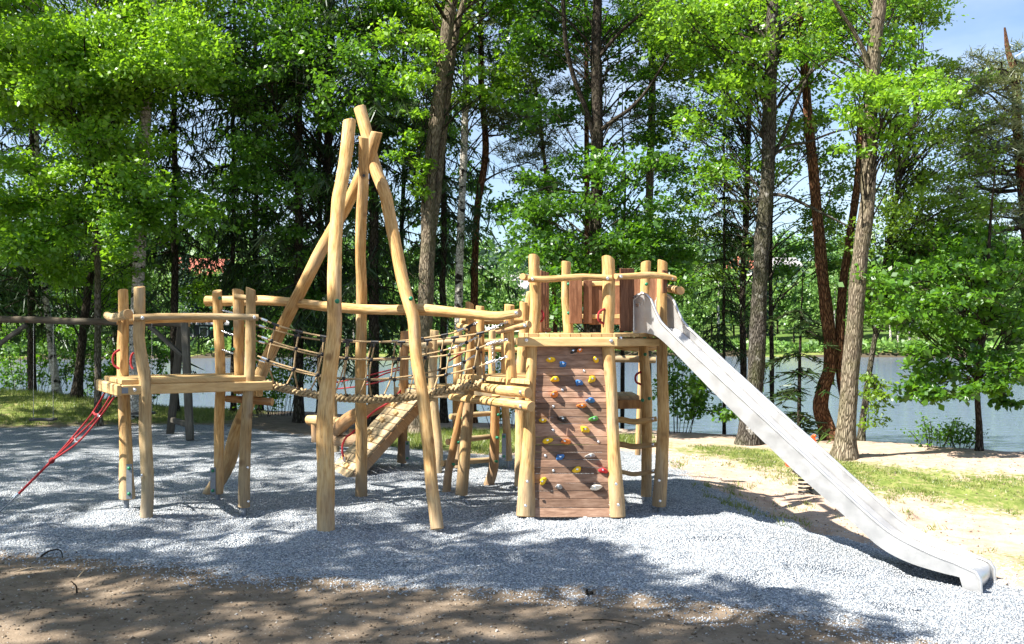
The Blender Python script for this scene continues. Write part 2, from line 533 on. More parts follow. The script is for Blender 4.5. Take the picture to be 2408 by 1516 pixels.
        for i in range(n - 1):
            for j in range(seg):
                k = (j + 1) % seg
                F.append([i * seg + j, i * seg + k, (i + 1) * seg + k, (i + 1) * seg + j])
                u0 = j / seg * per; u1 = (j + 1) / seg * per
                U.append([(u0 + o, L[i] + o), (u1 + o, L[i] + o), (u1 + o, L[i + 1] + o), (u0 + o, L[i + 1] + o)])
        self.add(V.reshape(-1, 3), F, U, True, mi)
        if caps:
            for end, ring, t in ((0, V[0], -T[0]), (1, V[-1], T[-1])):
                c = ring.mean(axis=0); r = rad[0 if end == 0 else -1]
                inner = c + (ring - c) * (1 - chamfer) + t * r * chamfer * 0.8
                VV = np.vstack([ring, inner, [c + t * r * chamfer * 0.8]])
                F = []; U = []
                def uvp(i):
                    d = VV[i] - c
                    q = (np.dot(d, X[0]), np.dot(d, Yv[0])) if end == 0 else (np.dot(d, X[-1]), np.dot(d, Yv[-1]))
                    return (q[0] / r * 0.5, q[1] / r * 0.5)
                for j in range(seg):
                    k = (j + 1) % seg
                    if end == 0:
                        a1 = [k, j, seg + j, seg + k]; a2 = [seg + k, seg + j, 2 * seg]
                    else:
                        a1 = [j, k, seg + k, seg + j]; a2 = [seg + j, seg + k, 2 * seg]
                    F += [a1, a2]; U += [[uvp(i) for i in a1], [uvp(i) for i in a2]]
                self.add(VV, F, U, False, capmi)

    def ball(self, c, r, seg=8, rings=5, squash=(1, 1, 1), axis=None, mi=0, half=False):
        c = np.asarray(c, float)
        z = np.array([0, 0, 1.0]) if axis is None else np.asarray(axis, float) / np.linalg.norm(axis)
        a = np.array([1.0, 0, 0]) if abs(z[0]) < 0.8 else np.array([0, 1.0, 0])
        x = np.cross(a, z); x /= np.linalg.norm(x); y = np.cross(z, x)
        V = []; F = []
        ph = np.linspace(0, np.pi / 2 if half else np.pi, rings + 1)
        for p in ph:
            for j in range(seg):
                t = j / seg * 2 * np.pi
                V.append(c + r * (math.sin(p) * math.cos(t) * squash[0] * x + math.sin(p) * math.sin(t) * squash[1] * y + math.cos(p) * squash[2] * z))
        for i in range(rings):
            for j in range(seg):
                k = (j + 1) % seg
                F.append([i * seg + j, (i + 1) * seg + j, (i + 1) * seg + k, i * seg + k])
        self.add(V, F, None, True, mi)

    def build(self, name, mats, parent=None, org=None):
        V = np.vstack(self.v)
        me = bpy.data.meshes.new(name)
        if not isinstance(mats, (list, tuple)):
            mats = [mats]
        for m in mats:
            me.materials.append(m)
        if parent is not None:
            o0 = ORG[parent.name]
        else:
            if org is None:
                lo = V.min(axis=0); hi = V.max(axis=0)
                org = ((lo[0] + hi[0]) / 2, (lo[1] + hi[1]) / 2, lo[2])
            o0 = np.asarray(org, float)
        V = V - o0
        ft = np.fromiter((len(f) for f in self.f), int, len(self.f))
        li = np.fromiter((i for f in self.f for i in f), int, int(ft.sum()))
        uv = np.array([c for f in self.uv for c in f], float)
        fill_mesh(me, V, ft, li, uv, self.sm, self.mi)
        ob = bpy.data.objects.new(name, me)
        COL.objects.link(ob)
        ORG[ob.name] = o0
        if parent is not None:
            ob.parent = parent
        else:
            ob.location = o0
        return ob


def fill_mesh(me, V, ft, li, uv=None, smooth=None, mi=None, lv=None):
    me.vertices.add(len(V)); me.vertices.foreach_set('co', np.asarray(V, np.float32).ravel())
    me.loops.add(len(li)); me.loops.foreach_set('vertex_index', np.asarray(li, np.int32))
    me.polygons.add(len(ft))
    ls = np.concatenate([[0], np.cumsum(ft)[:-1]]).astype(np.int32)
    me.polygons.foreach_set('loop_start', ls)
    if smooth is not None:
        me.polygons.foreach_set('use_smooth', np.asarray(smooth, bool))
    if mi is not None:
        me.polygons.foreach_set('material_index', np.asarray(mi, np.int32))
    if uv is not None:
        l = me.uv_layers.new(name='UVMap')
        l.data.foreach_set('uv', np.asarray(uv, np.float32).ravel())
    if lv is not None:
        a = me.attributes.new('lv', 'FLOAT', 'POINT')
        a.data.foreach_set('value', np.asarray(lv, np.float32))
    me.update(calc_edges=True)


def tag(o, label, cat, group=None, kind=None):
    if label: o['label'] = label
    if cat: o['category'] = cat
    if group: o['group'] = group
    if kind: o['kind'] = kind
    return o


def thing(name, label, cat, loc, group=None):
    o = bpy.data.objects.new(name, None)
    o.empty_display_size = 0.1
    COL.objects.link(o)
    o.location = loc
    ORG[o.name] = np.asarray(loc, float)
    return tag(o, label, cat, group)


def catmull(pts, step):
    pts = np.asarray(pts, float)
    if len(pts) == 2:
        n = max(2, int(np.linalg.norm(pts[1] - pts[0]) / step) + 1)
        t = np.linspace(0, 1, n)[:, None]
        return pts[0] * (1 - t) + pts[1] * t
    Q = np.vstack([2 * pts[0] - pts[1], pts, 2 * pts[-1] - pts[-2]])
    out = []
    for i in range(1, len(Q) - 2):
        p0, p1, p2, p3 = Q[i - 1], Q[i], Q[i + 1], Q[i + 2]
        n = max(2, int(np.linalg.norm(p2 - p1) / step) + 1)
        for t in np.linspace(0, 1, n, endpoint=False):
            out.append(0.5 * ((2 * p1) + (-p0 + p2) * t + (2 * p0 - 5 * p1 + 4 * p2 - p3) * t * t + (-p0 + 3 * p1 - 3 * p2 + p3) * t ** 3))
    out.append(Q[-2])
    return np.array(out)


def interp_r(path, ctrl, rad):
    """radius along a dense path from control radii"""
    L = np.concatenate([[0], np.cumsum(np.linalg.norm(np.diff(path, axis=0), axis=1))]); L /= L[-1]
    c = np.asarray(ctrl, float)
    Lc = np.concatenate([[0], np.cumsum(np.linalg.norm(np.diff(c, axis=0), axis=1))]); Lc /= Lc[-1]
    rad = np.asarray(rad, float)
    if len(rad) != len(c):
        return np.interp(L, np.linspace(0, 1, len(rad)), rad)
    return np.interp(L, Lc, rad)


def log(name, parent, pts, rad, m='log', seg=18, rough=0.075, ell=0.05, tilt=0.0, tilt0=0.0, step=0.07, org=None, chamfer=0.1):
    pts = np.asarray(pts, float)
    path = catmull(pts, step)
    s_ = random.random() * 90; q_ = np.concatenate([[0], np.cumsum(np.linalg.norm(np.diff(path, axis=0), axis=1))])
    amp = .14 * float(np.mean(rad)) * np.clip(q_ / .3, 0, 1) * np.clip((q_[-1] - q_) / .3, 0, 1)
    path = path + np.stack([(vnoise(q_ * 2.1 + s_, q_ * 0 + k, 71) - .5) * 2 * amp for k in range(3)], 1)
    rad = np.atleast_1d(np.asarray(rad, float))
    r = (interp_r(path, pts, rad) if len(rad) > 1 else np.full(len(path), rad[0])) * .91
    b = MB()
    b.tube(path, r, seg, True, 0, 1, rough, ell, tilt0, tilt, chamfer)
    return b.build(name, [M[m], M['end']], parent, org)


def post(name, parent, path, y0, y1, w0, w1, m='log', **kw):
    """path: picture points from bottom to top; y0/y1 distance at bottom/top; w width in px at bottom/top"""
    n = len(path)
    vs = np.array([p[1] for p in path], float)
    t = (vs[0] - vs) / (vs[0] - vs[-1]) if abs(vs[0] - vs[-1]) > 1 else np.linspace(0, 1, n)
    Ys = y0 + (y1 - y0) * t
    pts = [P(p[0], p[1], y) for p, y in zip(path, Ys)]
    if len(np.atleast_1d(w0)) > 1:
        ws = np.interp(t, np.linspace(0, 1, len(w0)), w0)
    else:
        ws = w0 + (w1 - w0) * t
    return log(name, parent, pts, ws * 0.5 / FPX * Ys, m, **kw)


def rope(name, parent, pts, r, m='rope', seg=6, step=0.06, caps=True):
    path = catmull(pts, step)
    b = MB(); b.tube(path, r, seg, caps, 0, 0, uvs=1.0)
    return b.build(name, M[m], parent)


def bolt(parent, p, axis, r=0.016, m='chrome', name='bolt_head', dome=0.6):
    b = MB()
    ax = np.asarray(axis, float); ax /= np.linalg.norm(ax)
    b.tube([np.asarray(p) - ax * 0.004, np.asarray(p) + ax * 0.003], r * 1.25, 8, True)
    b.ball(np.asarray(p) + ax * 0.003, r, 8, 3, (1, 1, dome), ax, 0, True)
    return b.build(name, M[m], parent)


def chain(name, parent, p0, p1, r=0.005, ll=0.035):
    p0 = np.asarray(p0, float); p1 = np.asarray(p1, float)
    d = p1 - p0; n = max(2, int(np.linalg.norm(d) / (ll * 0.72))); d /= np.linalg.norm(d)
    a = np.cross(d, [0, 0, 1.0]); a /= max(np.linalg.norm(a), 1e-6); c = np.cross(d, a)
    b = MB()
    for i in range(n):
        o = p0 + (p1 - p0) * (i + 0.5) / n
        s = a if i % 2 else c
        t = np.linspace(0, 2 * np.pi, 9)
        pts = [o + d * math.cos(q) * ll * 0.5 + s * math.sin(q) * ll * 0.27 for q in t]
        b.tube(pts, r, 4, False)
    return b.build(name, M['chrome'], parent)


def clip_poly(poly, n, d):
    """keep the side where dot(p,n) >= d"""
    out = []
    for a, b in zip(poly, poly[1:] + poly[:1]):
        sa = a[0] * n[0] + a[1] * n[1] - d; sb = b[0] * n[0] + b[1] * n[1] - d
        if sa >= 0: out.append(a)
        if (sa >= 0) != (sb >= 0):
            t = sa / (sa - sb); out.append((a[0] + (b[0] - a[0]) * t, a[1] + (b[1] - a[1]) * t))
    return out


def deck_boards(parent, poly, direction, width, z0, z1, m, name='deck_board', gap=0.006):
    """boards laid along a direction, cut to the outline of the deck"""
    dx, dy = np.asarray(direction, float) / np.linalg.norm(direction)
    n = (-dy, dx)
    ds = [p[0] * n[0] + p[1] * n[1] for p in poly]
    k = max(1, round((max(ds) - min(ds)) / width)); w = (max(ds) - min(ds)) / k
    for i in range(k):
        a = min(ds) + i * w + gap / 2; b = a + w - gap
        q = clip_poly([tuple(p) for p in poly], n, a)
        q = clip_poly(q, (-n[0], -n[1]), -b) if len(q) > 2 else q
        if len(q) < 3: continue
        mb = MB(); mb.prism(q, z0, z1 + random.uniform(-0.003, 0.003), 0.005, 0, 1 if abs(dy) > abs(dx) else 0)
        mb.build(name, M[m], parent)


def beam(parent, a, b, h, t, m='deck', name='beam', ch=0.012, up=(0, 0, 1)):
    """squared timber from a to b (centres of its ends)"""
    a = np.asarray(a, float); b = np.asarray(b, float)
    d = b - a; l = np.linalg.norm(d); d /= l
    u = np.asarray(up, float); s = np.cross(d, u); s /= np.linalg.norm(s); u = np.cross(s, d)
    mb = MB(); mb.box((a + b) / 2, d, s, u, l / 2, t / 2, h / 2, ch)
    return mb.build(name, M[m], parent)
# ------------------------------------------------------------------ ground, lake, far shore
LAKE_Z = -1.25
_cx = np.array([-400, -60, -30, -20, -11, -8.3, -4.8, -0.8, 3.44, 5.6, 7.07, 8.5, 12, 20, 40, 400.0])
_cy = np.array([60, 34, 28, 26.5, 24.6, 24.3, 24.2, 22.0, 20.2, 18.6, 17.3, 16.3, 14.0, 10.0, 4.0, -60.0])
_fx = np.array([-400, -120, -60, -20, 20, 60, 110, 400.0])
_fy = np.array([60, 80, 104, 117, 120, 112, 96, 60.0])


def crest_y(x): return np.interp(x, _cx, _cy)
def far_y(x): return np.interp(x, _fx, _fy)


def g_base(x, y):
    x = np.asarray(x, float); y = np.asarray(y, float)
    z = np.zeros(np.broadcast(x, y).shape)
    # the gravel falls away towards the end of the slide
    z = z - 0.30 * sstep(1.6, 4.3, x) * (1 - sstep(10.0, 15.0, y))
    z = z - 0.22 * sstep(2.2, 3.6, x) * sstep(9.5, 12, y) * (1 - sstep(12.8, 15.5, y)) * 0.6
    # earth rising towards the viewer, a shallow lip where it meets the gravel
    z = z + 0.05 * (1 - sstep(5.5, 8.5, y)) * (1 - sstep(0, 4, x))
    # grassy hump at the left, back
    z = z + 0.62 * np.exp(-((x + 11.5) / 3.4) ** 2 - ((y - 21.8) / 2.2) ** 2)
    z = z - 0.08 * sstep(17, 20, y) * sstep(-6, -2, x)
    return z


def ground_z(x, y):
    x = np.asarray(x, float); y = np.asarray(y, float)
    z = g_base(x, y)
    near = 1 - sstep(25, 40, np.hypot(x, y - 10))
    z = z + near * (0.05 * (fbm(x * 0.9, y * 0.9, 3, 3) - 0.5) + 0.055 * (fbm(x * 2.6, y * 2.6, 11, 3) - 0.5) * (1 - sstep(14, 20, y)))
    # small mounds of gravel round the posts
    for mx, my, mh, mr in ((-3.99, 10.45, 0.07, 0.5), (-1.85, 9.6, 0.05, 0.5), (0.4, 10.3, 0.04, 0.5), (2.6, 9.9, 0.10, 0.9), (-4.6, 9.6, 0.05, 0.6)):
        z = z + mh * np.exp(-((x - mx) ** 2 + (y - my) ** 2) / mr ** 2)
    # scooped-out gravel where children land at the end of the slide
    z = z + 0.045 * np.exp(-((x - 4.15) ** 2 + (y - 8.75) ** 2) / 0.5 ** 2) - 0.02 * np.exp(-((x - 4.45) ** 2 + (y - 8.6) ** 2) / 0.35 ** 2)
    z = z - near * 0.05 * sstep(.56, .74, vnoise(x * 2.3 + 7, y * 2.9 + 3, 91)) * (1 - sstep(13, 17, y)) * sstep(6.5, 8.5, y + x * .5)
    c = crest_y(x)
    d = y - c
    bank = sstep(0.0, 3.2, d)
    z = z * (1 - bank) - 1.75 * bank
    z = np.where(d > 3.2, -1.75 - 1.2 * sstep(3.2, 12, d), z)
    fd = y - far_y(x)
    up = sstep(-6, 1.5, fd)
    hill = 0.9 + 26 * sstep(6, 260, fd) * (0.75 + 0.5 * fbm(x / 120, y / 120, 5, 2)) + 1.5 * sstep(0, 25, fd)
    z = z * (1 - up) + (LAKE_Z + hill) * up
    return z


def gz(x, y): return float(ground_z(np.array([x]), np.array([y]))[0])


xs = np.concatenate([-np.geomspace(520, 7.3, 46), np.arange(-7.2, 7.2, 0.06), np.geomspace(7.3, 520, 46)])
ys = np.concatenate([np.linspace(-40, 4.8, 26), np.arange(4.9, 13.5, 0.055), np.arange(13.5, 28, 0.14), np.geomspace(28.3, 620, 62)])
GX, GY = np.meshgrid(xs, ys)
GZ = ground_z(GX, GY)


def seg_dist(px, py, poly):
    """signed distance to a closed polygon, positive inside"""
    poly = np.asarray(poly, float)
    d = np.full(px.shape, 1e9); ins = np.zeros(px.shape, bool)
    for (x0, y0), (x1, y1) in zip(poly, np.roll(poly, -1, axis=0)):
        dx, dy = x1 - x0, y1 - y0
        t = np.clip(((px - x0) * dx + (py - y0) * dy) / (dx * dx + dy * dy), 0, 1)
        d = np.minimum(d, np.hypot(px - x0 - t * dx, py - y0 - t * dy))
        cr = ((y0 > py) != (y1 > py)) & (px < (x1 - x0) * (py - y0) / (y1 - y0 + 1e-12) + x0)
        ins ^= cr
    return np.where(ins, d, -d)


GRAVEL = [(-12, 9.3), (-6, 9.0), (-4.65, 8.85), (-3.2, 8.5), (-1.74, 7.95), (-0.34, 7.65), (0.96, 7.5), (1.8, 7.15), (2.6, 6.75), (3.6, 6.3), (5.2, 5.8), (9, 5.6),
          (9.0, 7.6), (5.4, 8.35), (4.6, 8.9), (4.25, 9.6), (3.95, 10.6), (3.35, 11.9), (2.5, 13.2), (2.3, 14.5), (2.6, 16.0), (1.5, 16.7), (0.2, 15.6), (-1.0, 16.2), (-3.0, 18.3), (-6, 20.4), (-9.5, 19.2), (-13, 18.4)]
GRASS_R = [(2.9, 16.3), (3.6, 14.9), (5.0, 13.4), (6.5, 12.3), (9, 11.4), (14, 9.5), (14, 11.2), (9.5, 13.3), (7.2, 14.0), (5.7, 14.7), (4.6, 16.2), (3.2, 17.3)]
GRASS_R2 = [(4.6, 9.7), (6.2, 9.0), (9, 8.6), (9, 10.2), (6.2, 10.4), (5.1, 10.3)]
GRASS_M = [(-2.6, 17.2), (-1.0, 16.5), (0.2, 15.9), (1.4, 17.0), (2.6, 17.0), (2.4, 19.2), (-0.5, 20.4), (-2.6, 20.6)]
GRASS_L = [(-30, 18.9), (-13, 18.7), (-9.5, 19.4), (-6.2, 20.9), (-6.0, 24), (-10, 25), (-30, 28)]
grav = seg_dist(GX, GY, GRAVEL)
gras = np.maximum.reduce([seg_dist(GX, GY, q) for q in (GRASS_R, GRASS_R2, GRASS_M, GRASS_L)])
farg = GY - far_y(GX)
gras = np.where(farg > -1.5, 3.0, np.minimum(gras, 2.5))

nx, ny = len(xs), len(ys)
V = np.stack([GX, GY, GZ], -1).reshape(-1, 3)
ii = (np.arange(ny - 1)[:, None] * nx + np.arange(nx - 1)[None, :]).ravel()
Q = np.stack([ii, ii + 1, ii + 1 + nx, ii + nx], -1)
me = bpy.data.meshes.new('ground')
fill_mesh(me, V, np.full(len(Q), 4), Q.ravel(), None, np.ones(len(Q), bool))
for nm, arr in (('grav', grav), ('gras', gras), ('shore', GY - crest_y(GX))):
    a = me.attributes.new(nm, 'FLOAT', 'POINT'); a.data.foreach_set('value', np.clip(arr, -9, 9).astype(np.float32).ravel())

m, nt, p, o = mat('ground_surface')
pos = nt.nodes.new('ShaderNodeNewGeometry').outputs['Position']
def attr(n):
    a = nt.nodes.new('ShaderNodeAttribute'); a.attribute_name = n; return a.outputs['Fac']
n_edge = noise(nt, pos, 1.6, 6, 0.65)
n_fine = noise(nt, pos, 14, 5, 0.7)
def edge(att, amp, amp2, soft):
    e = math_(nt, 'ADD', attr(att), math_(nt, 'MULTIPLY', math_(nt, 'SUBTRACT', n_edge, 0.5), amp))
    e = math_(nt, 'ADD', e, math_(nt, 'MULTIPLY', math_(nt, 'SUBTRACT', n_fine, 0.5), amp2))
    mr = nt.nodes.new('ShaderNodeMapRange'); mr.inputs['From Min'].default_value = -soft; mr.inputs['From Max'].default_value = soft
    nt.links.new(e, mr.inputs['Value']); return mr.outputs[0]
f_grav = edge('grav', 1.3, 0.9, 0.06)
f_gras = edge('gras', 2.4, 2.4, 0.25)
# gravel: every stone its own tone
vo = nt.nodes.new('ShaderNodeTexVoronoi'); vo.inputs['Scale'].default_value = 66; nt.links.new(pos, vo.inputs['Vector'])
hsv = nt.nodes.new('ShaderNodeSeparateColor'); nt.links.new(vo.outputs['Color'], hsv.inputs[0])
stone = ramp(nt, hsv.outputs[0], [(0.0, (0.20, 0.23, 0.275)), (0.3, (0.365, 0.405, 0.455)), (0.75, (0.51, 0.545, 0.585)), (1.0, (0.72, 0.725, 0.73))])
gapm = ramp(nt, vo.outputs['Distance'], [(0.35, 1.0), (0.75, 0.45)])
stone = mix(nt, 1.0, stone, gapm, 'MULTIPLY')
stone = mix(nt, 0.35, stone, ramp(nt, noise(nt, pos, 2.2, 4), [(0.3, (0.78, 0.77, 0.74)), (0.7, (1.05, 1.05, 1.05))]), 'MULTIPLY')
# earth
dn = noise(nt, pos, 5, 8, 0.7)
soil = ramp(nt, dn, [(0.25, (0.11, 0.082, 0.058)), (0.5, (0.195, 0.15, 0.108)), (0.75, (0.285, 0.225, 0.168))])
sand = ramp(nt, dn, [(0.25, (0.25, 0.175, 0.13)), (0.5, (0.41, 0.31, 0.24)), (0.75, (0.50, 0.40, 0.325))])
sep = nt.nodes.new('ShaderNodeSeparateXYZ'); nt.links.new(pos, sep.inputs[0])
mr = nt.nodes.new('ShaderNodeMapRange'); mr.inputs['From Min'].default_value = 2.0; mr.inputs['From Max'].default_value = 4.5
nt.links.new(math_(nt, 'ADD', sep.outputs[0], math_(nt, 'MULTIPLY', math_(nt, 'SUBTRACT', sep.outputs[1], 9.0), 0.5)), mr.inputs['Value'])
soil = mix(nt, mr.outputs[0], soil, sand)
vp = nt.nodes.new('ShaderNodeTexVoronoi'); vp.inputs['Scale'].default_value = 30; nt.links.new(pos, vp.inputs['Vector'])
peb = ramp(nt, vp.outputs['Distance'], [(0.12, 1.0), (0.2, 0.0)])
pebk = ramp(nt, noise(nt, pos, 3.0, 3), [(0.42, 0.0), (0.62, 0.8)])
soil = mix(nt, math_(nt, 'MULTIPLY', peb, pebk), soil, (0.46, 0.44, 0.40))
turf = ramp(nt, noise(nt, pos, 9, 6, 0.75), [(0.3, (0.075, 0.115, 0.022)), (0.5, (0.15, 0.19, 0.045)), (0.72, (0.34, 0.27, 0.15))])
col = mix(nt, f_grav, soil, stone)
col = mix(nt, f_gras, col, turf)
f_bank = ramp(nt, attr('shore'), [(0.0, 0.0), (1.0, 1.0)])
mr2 = nt.nodes.new('ShaderNodeMapRange'); mr2.inputs['From Min'].default_value = -0.2; mr2.inputs['From Max'].default_value = 1.0
nt.links.new(attr('shore'), mr2.inputs['Value'])
f_far = ramp(nt, attr('gras'), [(0.0, 1.0), (0.9, 1.0), (1.0, 0.0)])
col = mix(nt, math_(nt, 'MULTIPLY', mr2.outputs[0], f_far), col, (0.075, 0.062, 0.042))
mr3 = nt.nodes.new('ShaderNodeMapRange'); mr3.inputs['From Min'].default_value = 2.7; mr3.inputs['From Max'].default_value = 2.95
nt.links.new(attr('gras'), mr3.inputs['Value'])
col = mix(nt, mr3.outputs[0], col, ramp(nt, noise(nt, pos, 0.6, 4), [(0.3, (0.045, 0.095, 0.02)), (0.7, (0.11, 0.17, 0.035))]))
nt.links.new(col, p.inputs['Base Color'])
p.inputs['Roughness'].default_value = 0.95
p.inputs['Specular IOR Level'].default_value = 0.15
hg = ramp(nt, vo.outputs['Distance'], [(0.1, 1.0), (0.8, 0.0)])
hs = mix(nt, 0.5, dn, noise(nt, pos, 40, 4, 0.7))
h = mix(nt, f_grav, hs, hg)
bump(nt, p, h, 0.9, 0.022)
me.materials.append(m)
ground = bpy.data.objects.new('ground', me); COL.objects.link(ground); ground['kind'] = 'structure'

# lake
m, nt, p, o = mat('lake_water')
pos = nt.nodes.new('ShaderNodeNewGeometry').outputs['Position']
p.inputs['Base Color'].default_value = (0.105, 0.14, 0.20, 1)  # blue-grey base colour stands in for sky reflected on the ripples
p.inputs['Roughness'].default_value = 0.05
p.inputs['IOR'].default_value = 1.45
w1 = noise(nt, mapping(nt, pos, (0.7, 1.5, 1)), 1.6, 4, 0.6)
w2 = noise(nt, mapping(nt, pos, (0.5, 1.2, 1)), 5.5, 3, 0.6)
b = bump(nt, p, mix(nt, 0.35, w1, w2), 0.7, 0.22)
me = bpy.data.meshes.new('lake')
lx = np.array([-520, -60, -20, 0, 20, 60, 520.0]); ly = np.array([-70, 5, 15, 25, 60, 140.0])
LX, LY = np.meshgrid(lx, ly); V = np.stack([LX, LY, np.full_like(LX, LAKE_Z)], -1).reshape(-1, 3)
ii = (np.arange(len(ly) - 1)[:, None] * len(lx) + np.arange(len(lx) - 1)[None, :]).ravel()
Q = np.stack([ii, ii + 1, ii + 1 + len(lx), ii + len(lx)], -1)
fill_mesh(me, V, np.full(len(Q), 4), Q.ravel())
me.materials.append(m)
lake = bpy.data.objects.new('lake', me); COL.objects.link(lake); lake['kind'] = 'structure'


def card_mesh(name, C, D, N, L, W, m, lv, shape='leaf'):
    """n small leaf faces: centre base C, direction D, normal N, length L, width W"""
    D = D / np.maximum(np.linalg.norm(D, axis=1, keepdims=True), 1e-9)
    S = np.cross(D, N); S /= np.maximum(np.linalg.norm(S, axis=1, keepdims=True), 1e-9)
    L = np.asarray(L)[:, None]; W = np.asarray(W)[:, None]
    n = len(C)
    if shape == 'leaf':
        Nn = np.cross(S, D)
        V = np.stack([C, C + D * L * 0.55 + S * W * 0.5 + Nn * W * 0.12, C + D * L, C + D * L * 0.55 - S * W * 0.5 + Nn * W * 0.12], 1)
    elif shape == 'strip':
        V = np.stack([C - S * W * 0.5, C + S * W * 0.5, C + D * L + S * W * 0.15, C + D * L - S * W * 0.15], 1)
    else:
        V = np.stack([C - S * W * 0.5, C + S * W * 0.5, C + D * L], 1)
    k = V.shape[1]
    me = bpy.data.meshes.new(name)
    fill_mesh(me, V.reshape(-1, 3), np.full(n, k), np.arange(n * k), None, None, None, np.repeat(lv, k))
    me.materials.append(m)
    return me


def stuff(name, me, label=None, cat=None, parent=None):
    o = bpy.data.objects.new(name, me); COL.objects.link(o); o['kind'] = 'stuff'
    if label: o['label'] = label
    if cat: o['category'] = cat
    return o


def area_points(n, x0, x1, y0, y1, test):
    out = []
    while sum(len(a) for a in out) < n:
        x = rng.uniform(x0, x1, 6000); y = rng.uniform(y0, y1, 6000)
        k = test(x, y); out.append(np.stack([x[k], y[k]], 1))
    return np.vstack(out)[:n]


# grass: right lawn (thin, dry), middle lawn, left hump
def grass_obj(name, label, poly, n, hmin, hmax, patch, edge0=0.0):
    poly = np.asarray(poly)
    def t(x, y):
        d = seg_dist(x, y, poly)
        q = fbm(x * 1.8, y * 1.8, 21, 4)
        return (d + (q - 0.5) * 1.4 > edge0) & (q + rng.uniform(-0.12, 0.12, len(x)) > patch)
    xy = area_points(n, poly[:, 0].min() - 0.5, poly[:, 0].max() + 0.5, poly[:, 1].min() - 0.5, poly[:, 1].max() + 0.5, t)
    C = np.column_stack([xy, ground_z(xy[:, 0], xy[:, 1]) - 0.004])
    D = np.column_stack([rng.normal(0, 0.45, (n, 2)), np.ones(n)])
    N = np.column_stack([rng.normal(0, 1, (n, 2)), np.zeros(n) + 0.1])
    L = rng.uniform(hmin, hmax, n); W = rng.uniform(0.008, 0.018, n)
    return stuff(name, card_mesh(name, C, D, N, L, W, M['grass'], np.clip(rng.normal(0.55, 0.25, n), 0, 1), 'tri'), label, 'grass')


grass_obj('grass', 'thin dry grass strip on the sand right of the slide', [q for q in GRASS_R if q[0] < 10] , 11000, 0.02, 0.06, 0.46)
grass_obj('grass', 'small tufts of grass on the sand at the right edge', GRASS_R2, 1500, 0.03, 0.08, 0.62)
grass_obj('grass', 'sunlit green grass behind the log ladder', GRASS_M, 16000, 0.04, 0.13, 0.33)
grass_obj('grass', 'shaded grass on the hump behind the old swing', [q for q in GRASS_L if q[0] > -16] + [(-15, 27)], 26000, 0.04, 0.13, 0.3)
_t = area_points(300, 2.4, 5.2, 11.5, 15.5, lambda x, y: fbm(x * 3, y * 3, 44, 3) > 0.62)
C = np.repeat(_t, 5, 0) + rng.normal(0, 0.03, (1500, 2)); n = len(C)
stuff('grass', card_mesh('grass', np.column_stack([C, ground_z(C[:, 0], C[:, 1]) - 0.004]), np.column_stack([rng.normal(0, 0.5, (n, 2)), np.ones(n)]),
      np.column_stack([rng.normal(0, 1, (n, 2)), np.zeros(n) + .1]), rng.uniform(0.03, 0.10, n), rng.uniform(0.008, 0.016, n), M['grass'],
      np.clip(rng.normal(0.6, 0.2, n), 0, 1), 'tri'), 'scattered grass tufts on pale ground behind the slide', 'grass')


# loose stones lying on the gravel bed and clods on the earth
def pebbles(name, label, xy, rmin, rmax, m, lift=0.25):
    n = len(xy)
    base = np.array([[1, 0, 0], [0, 1, 0], [-1, 0, 0], [0, -1, 0], [0, 0, 0.8], [0, 0, -0.8]], float)
    r = rmin + (rmax - rmin) * rng.random(n) ** 2.2
    sc_ = rng.uniform(0.6, 1.35, (n, 3)); sc_[:, 2] *= 0.75
    a = rng.uniform(0, 6.28, n); ca, sa = np.cos(a), np.sin(a)
    B = base[None] * sc_[:, None, :] * r[:, None, None] * rng.uniform(0.75, 1.25, (n, 6, 1))
    X = B[..., 0] * ca[:, None] - B[..., 1] * sa[:, None]; Y = B[..., 0] * sa[:, None] + B[..., 1] * ca[:, None]
    tx = rng.normal(0, 0.3, n)
    Z = B[..., 2] + X * tx[:, None]
    C = np.column_stack([xy, ground_z(xy[:, 0], xy[:, 1]) + r * lift])
    V = np.stack([X, Y, Z], -1) + C[:, None, :]
    T = np.array([[0, 1, 4], [1, 2, 4], [2, 3, 4], [3, 0, 4], [1, 0, 5], [2, 1, 5], [3, 2, 5], [0, 3, 5]])
    F = (np.arange(n)[:, None, None] * 6 + T[None]).reshape(-1, 3)
    me = bpy.data.meshes.new(name)
    fill_mesh(me, V.reshape(-1, 3), np.full(len(F), 3), F.ravel(), None, None, None, np.repeat(rng.random(n), 6))
    me.materials.append(m)
    return stuff(name, me, label, 'gravel' if 'gravel' in name else 'soil')


def m_stone(name, stops):
    m, nt, p, o = mat(name)
    a = nt.nodes.new('ShaderNodeAttribute'); a.attribute_name = 'lv'
    nt.links.new(ramp(nt, a.outputs['Fac'], stops), p.inputs['Base Color'])
    p.inputs['Roughness'].default_value = 0.9; p.inputs['Specular IOR Level'].default_value = 0.15
    return m


M['stone'] = m_stone('gravel_stone', [(0.0, (0.16, 0.19, 0.235)), (0.4, (0.38, 0.42, 0.47)), (0.85, (0.54, 0.57, 0.605)), (1.0, (0.72, 0.71, 0.69))])
M['clod'] = m_stone('soil_clod', [(0.0, (0.075, 0.055, 0.038)), (0.4, (0.16, 0.125, 0.09)), (0.8, (0.25, 0.205, 0.155)), (1.0, (0.45, 0.43, 0.40))])
_gp = np.asarray(GRAVEL)
def on_gravel(x, y):
    inv = np.abs(x) < y * 0.56 + 0.6
    return inv & (seg_dist(x, y, _gp) + (fbm(x * 1.6, y * 1.6, 61, 3) - 0.5) * 0.9 > rng.uniform(-0.5, 0.1, len(x)))
pebbles('gravel', 'pale crushed stone gravel spread under the play structure', np.vstack([
    area_points(52000, -6, 6, 6.2, 11, on_gravel), area_points(26000, -8, 5, 11, 16, on_gravel)]), 0.006, 0.0125, M['stone'])
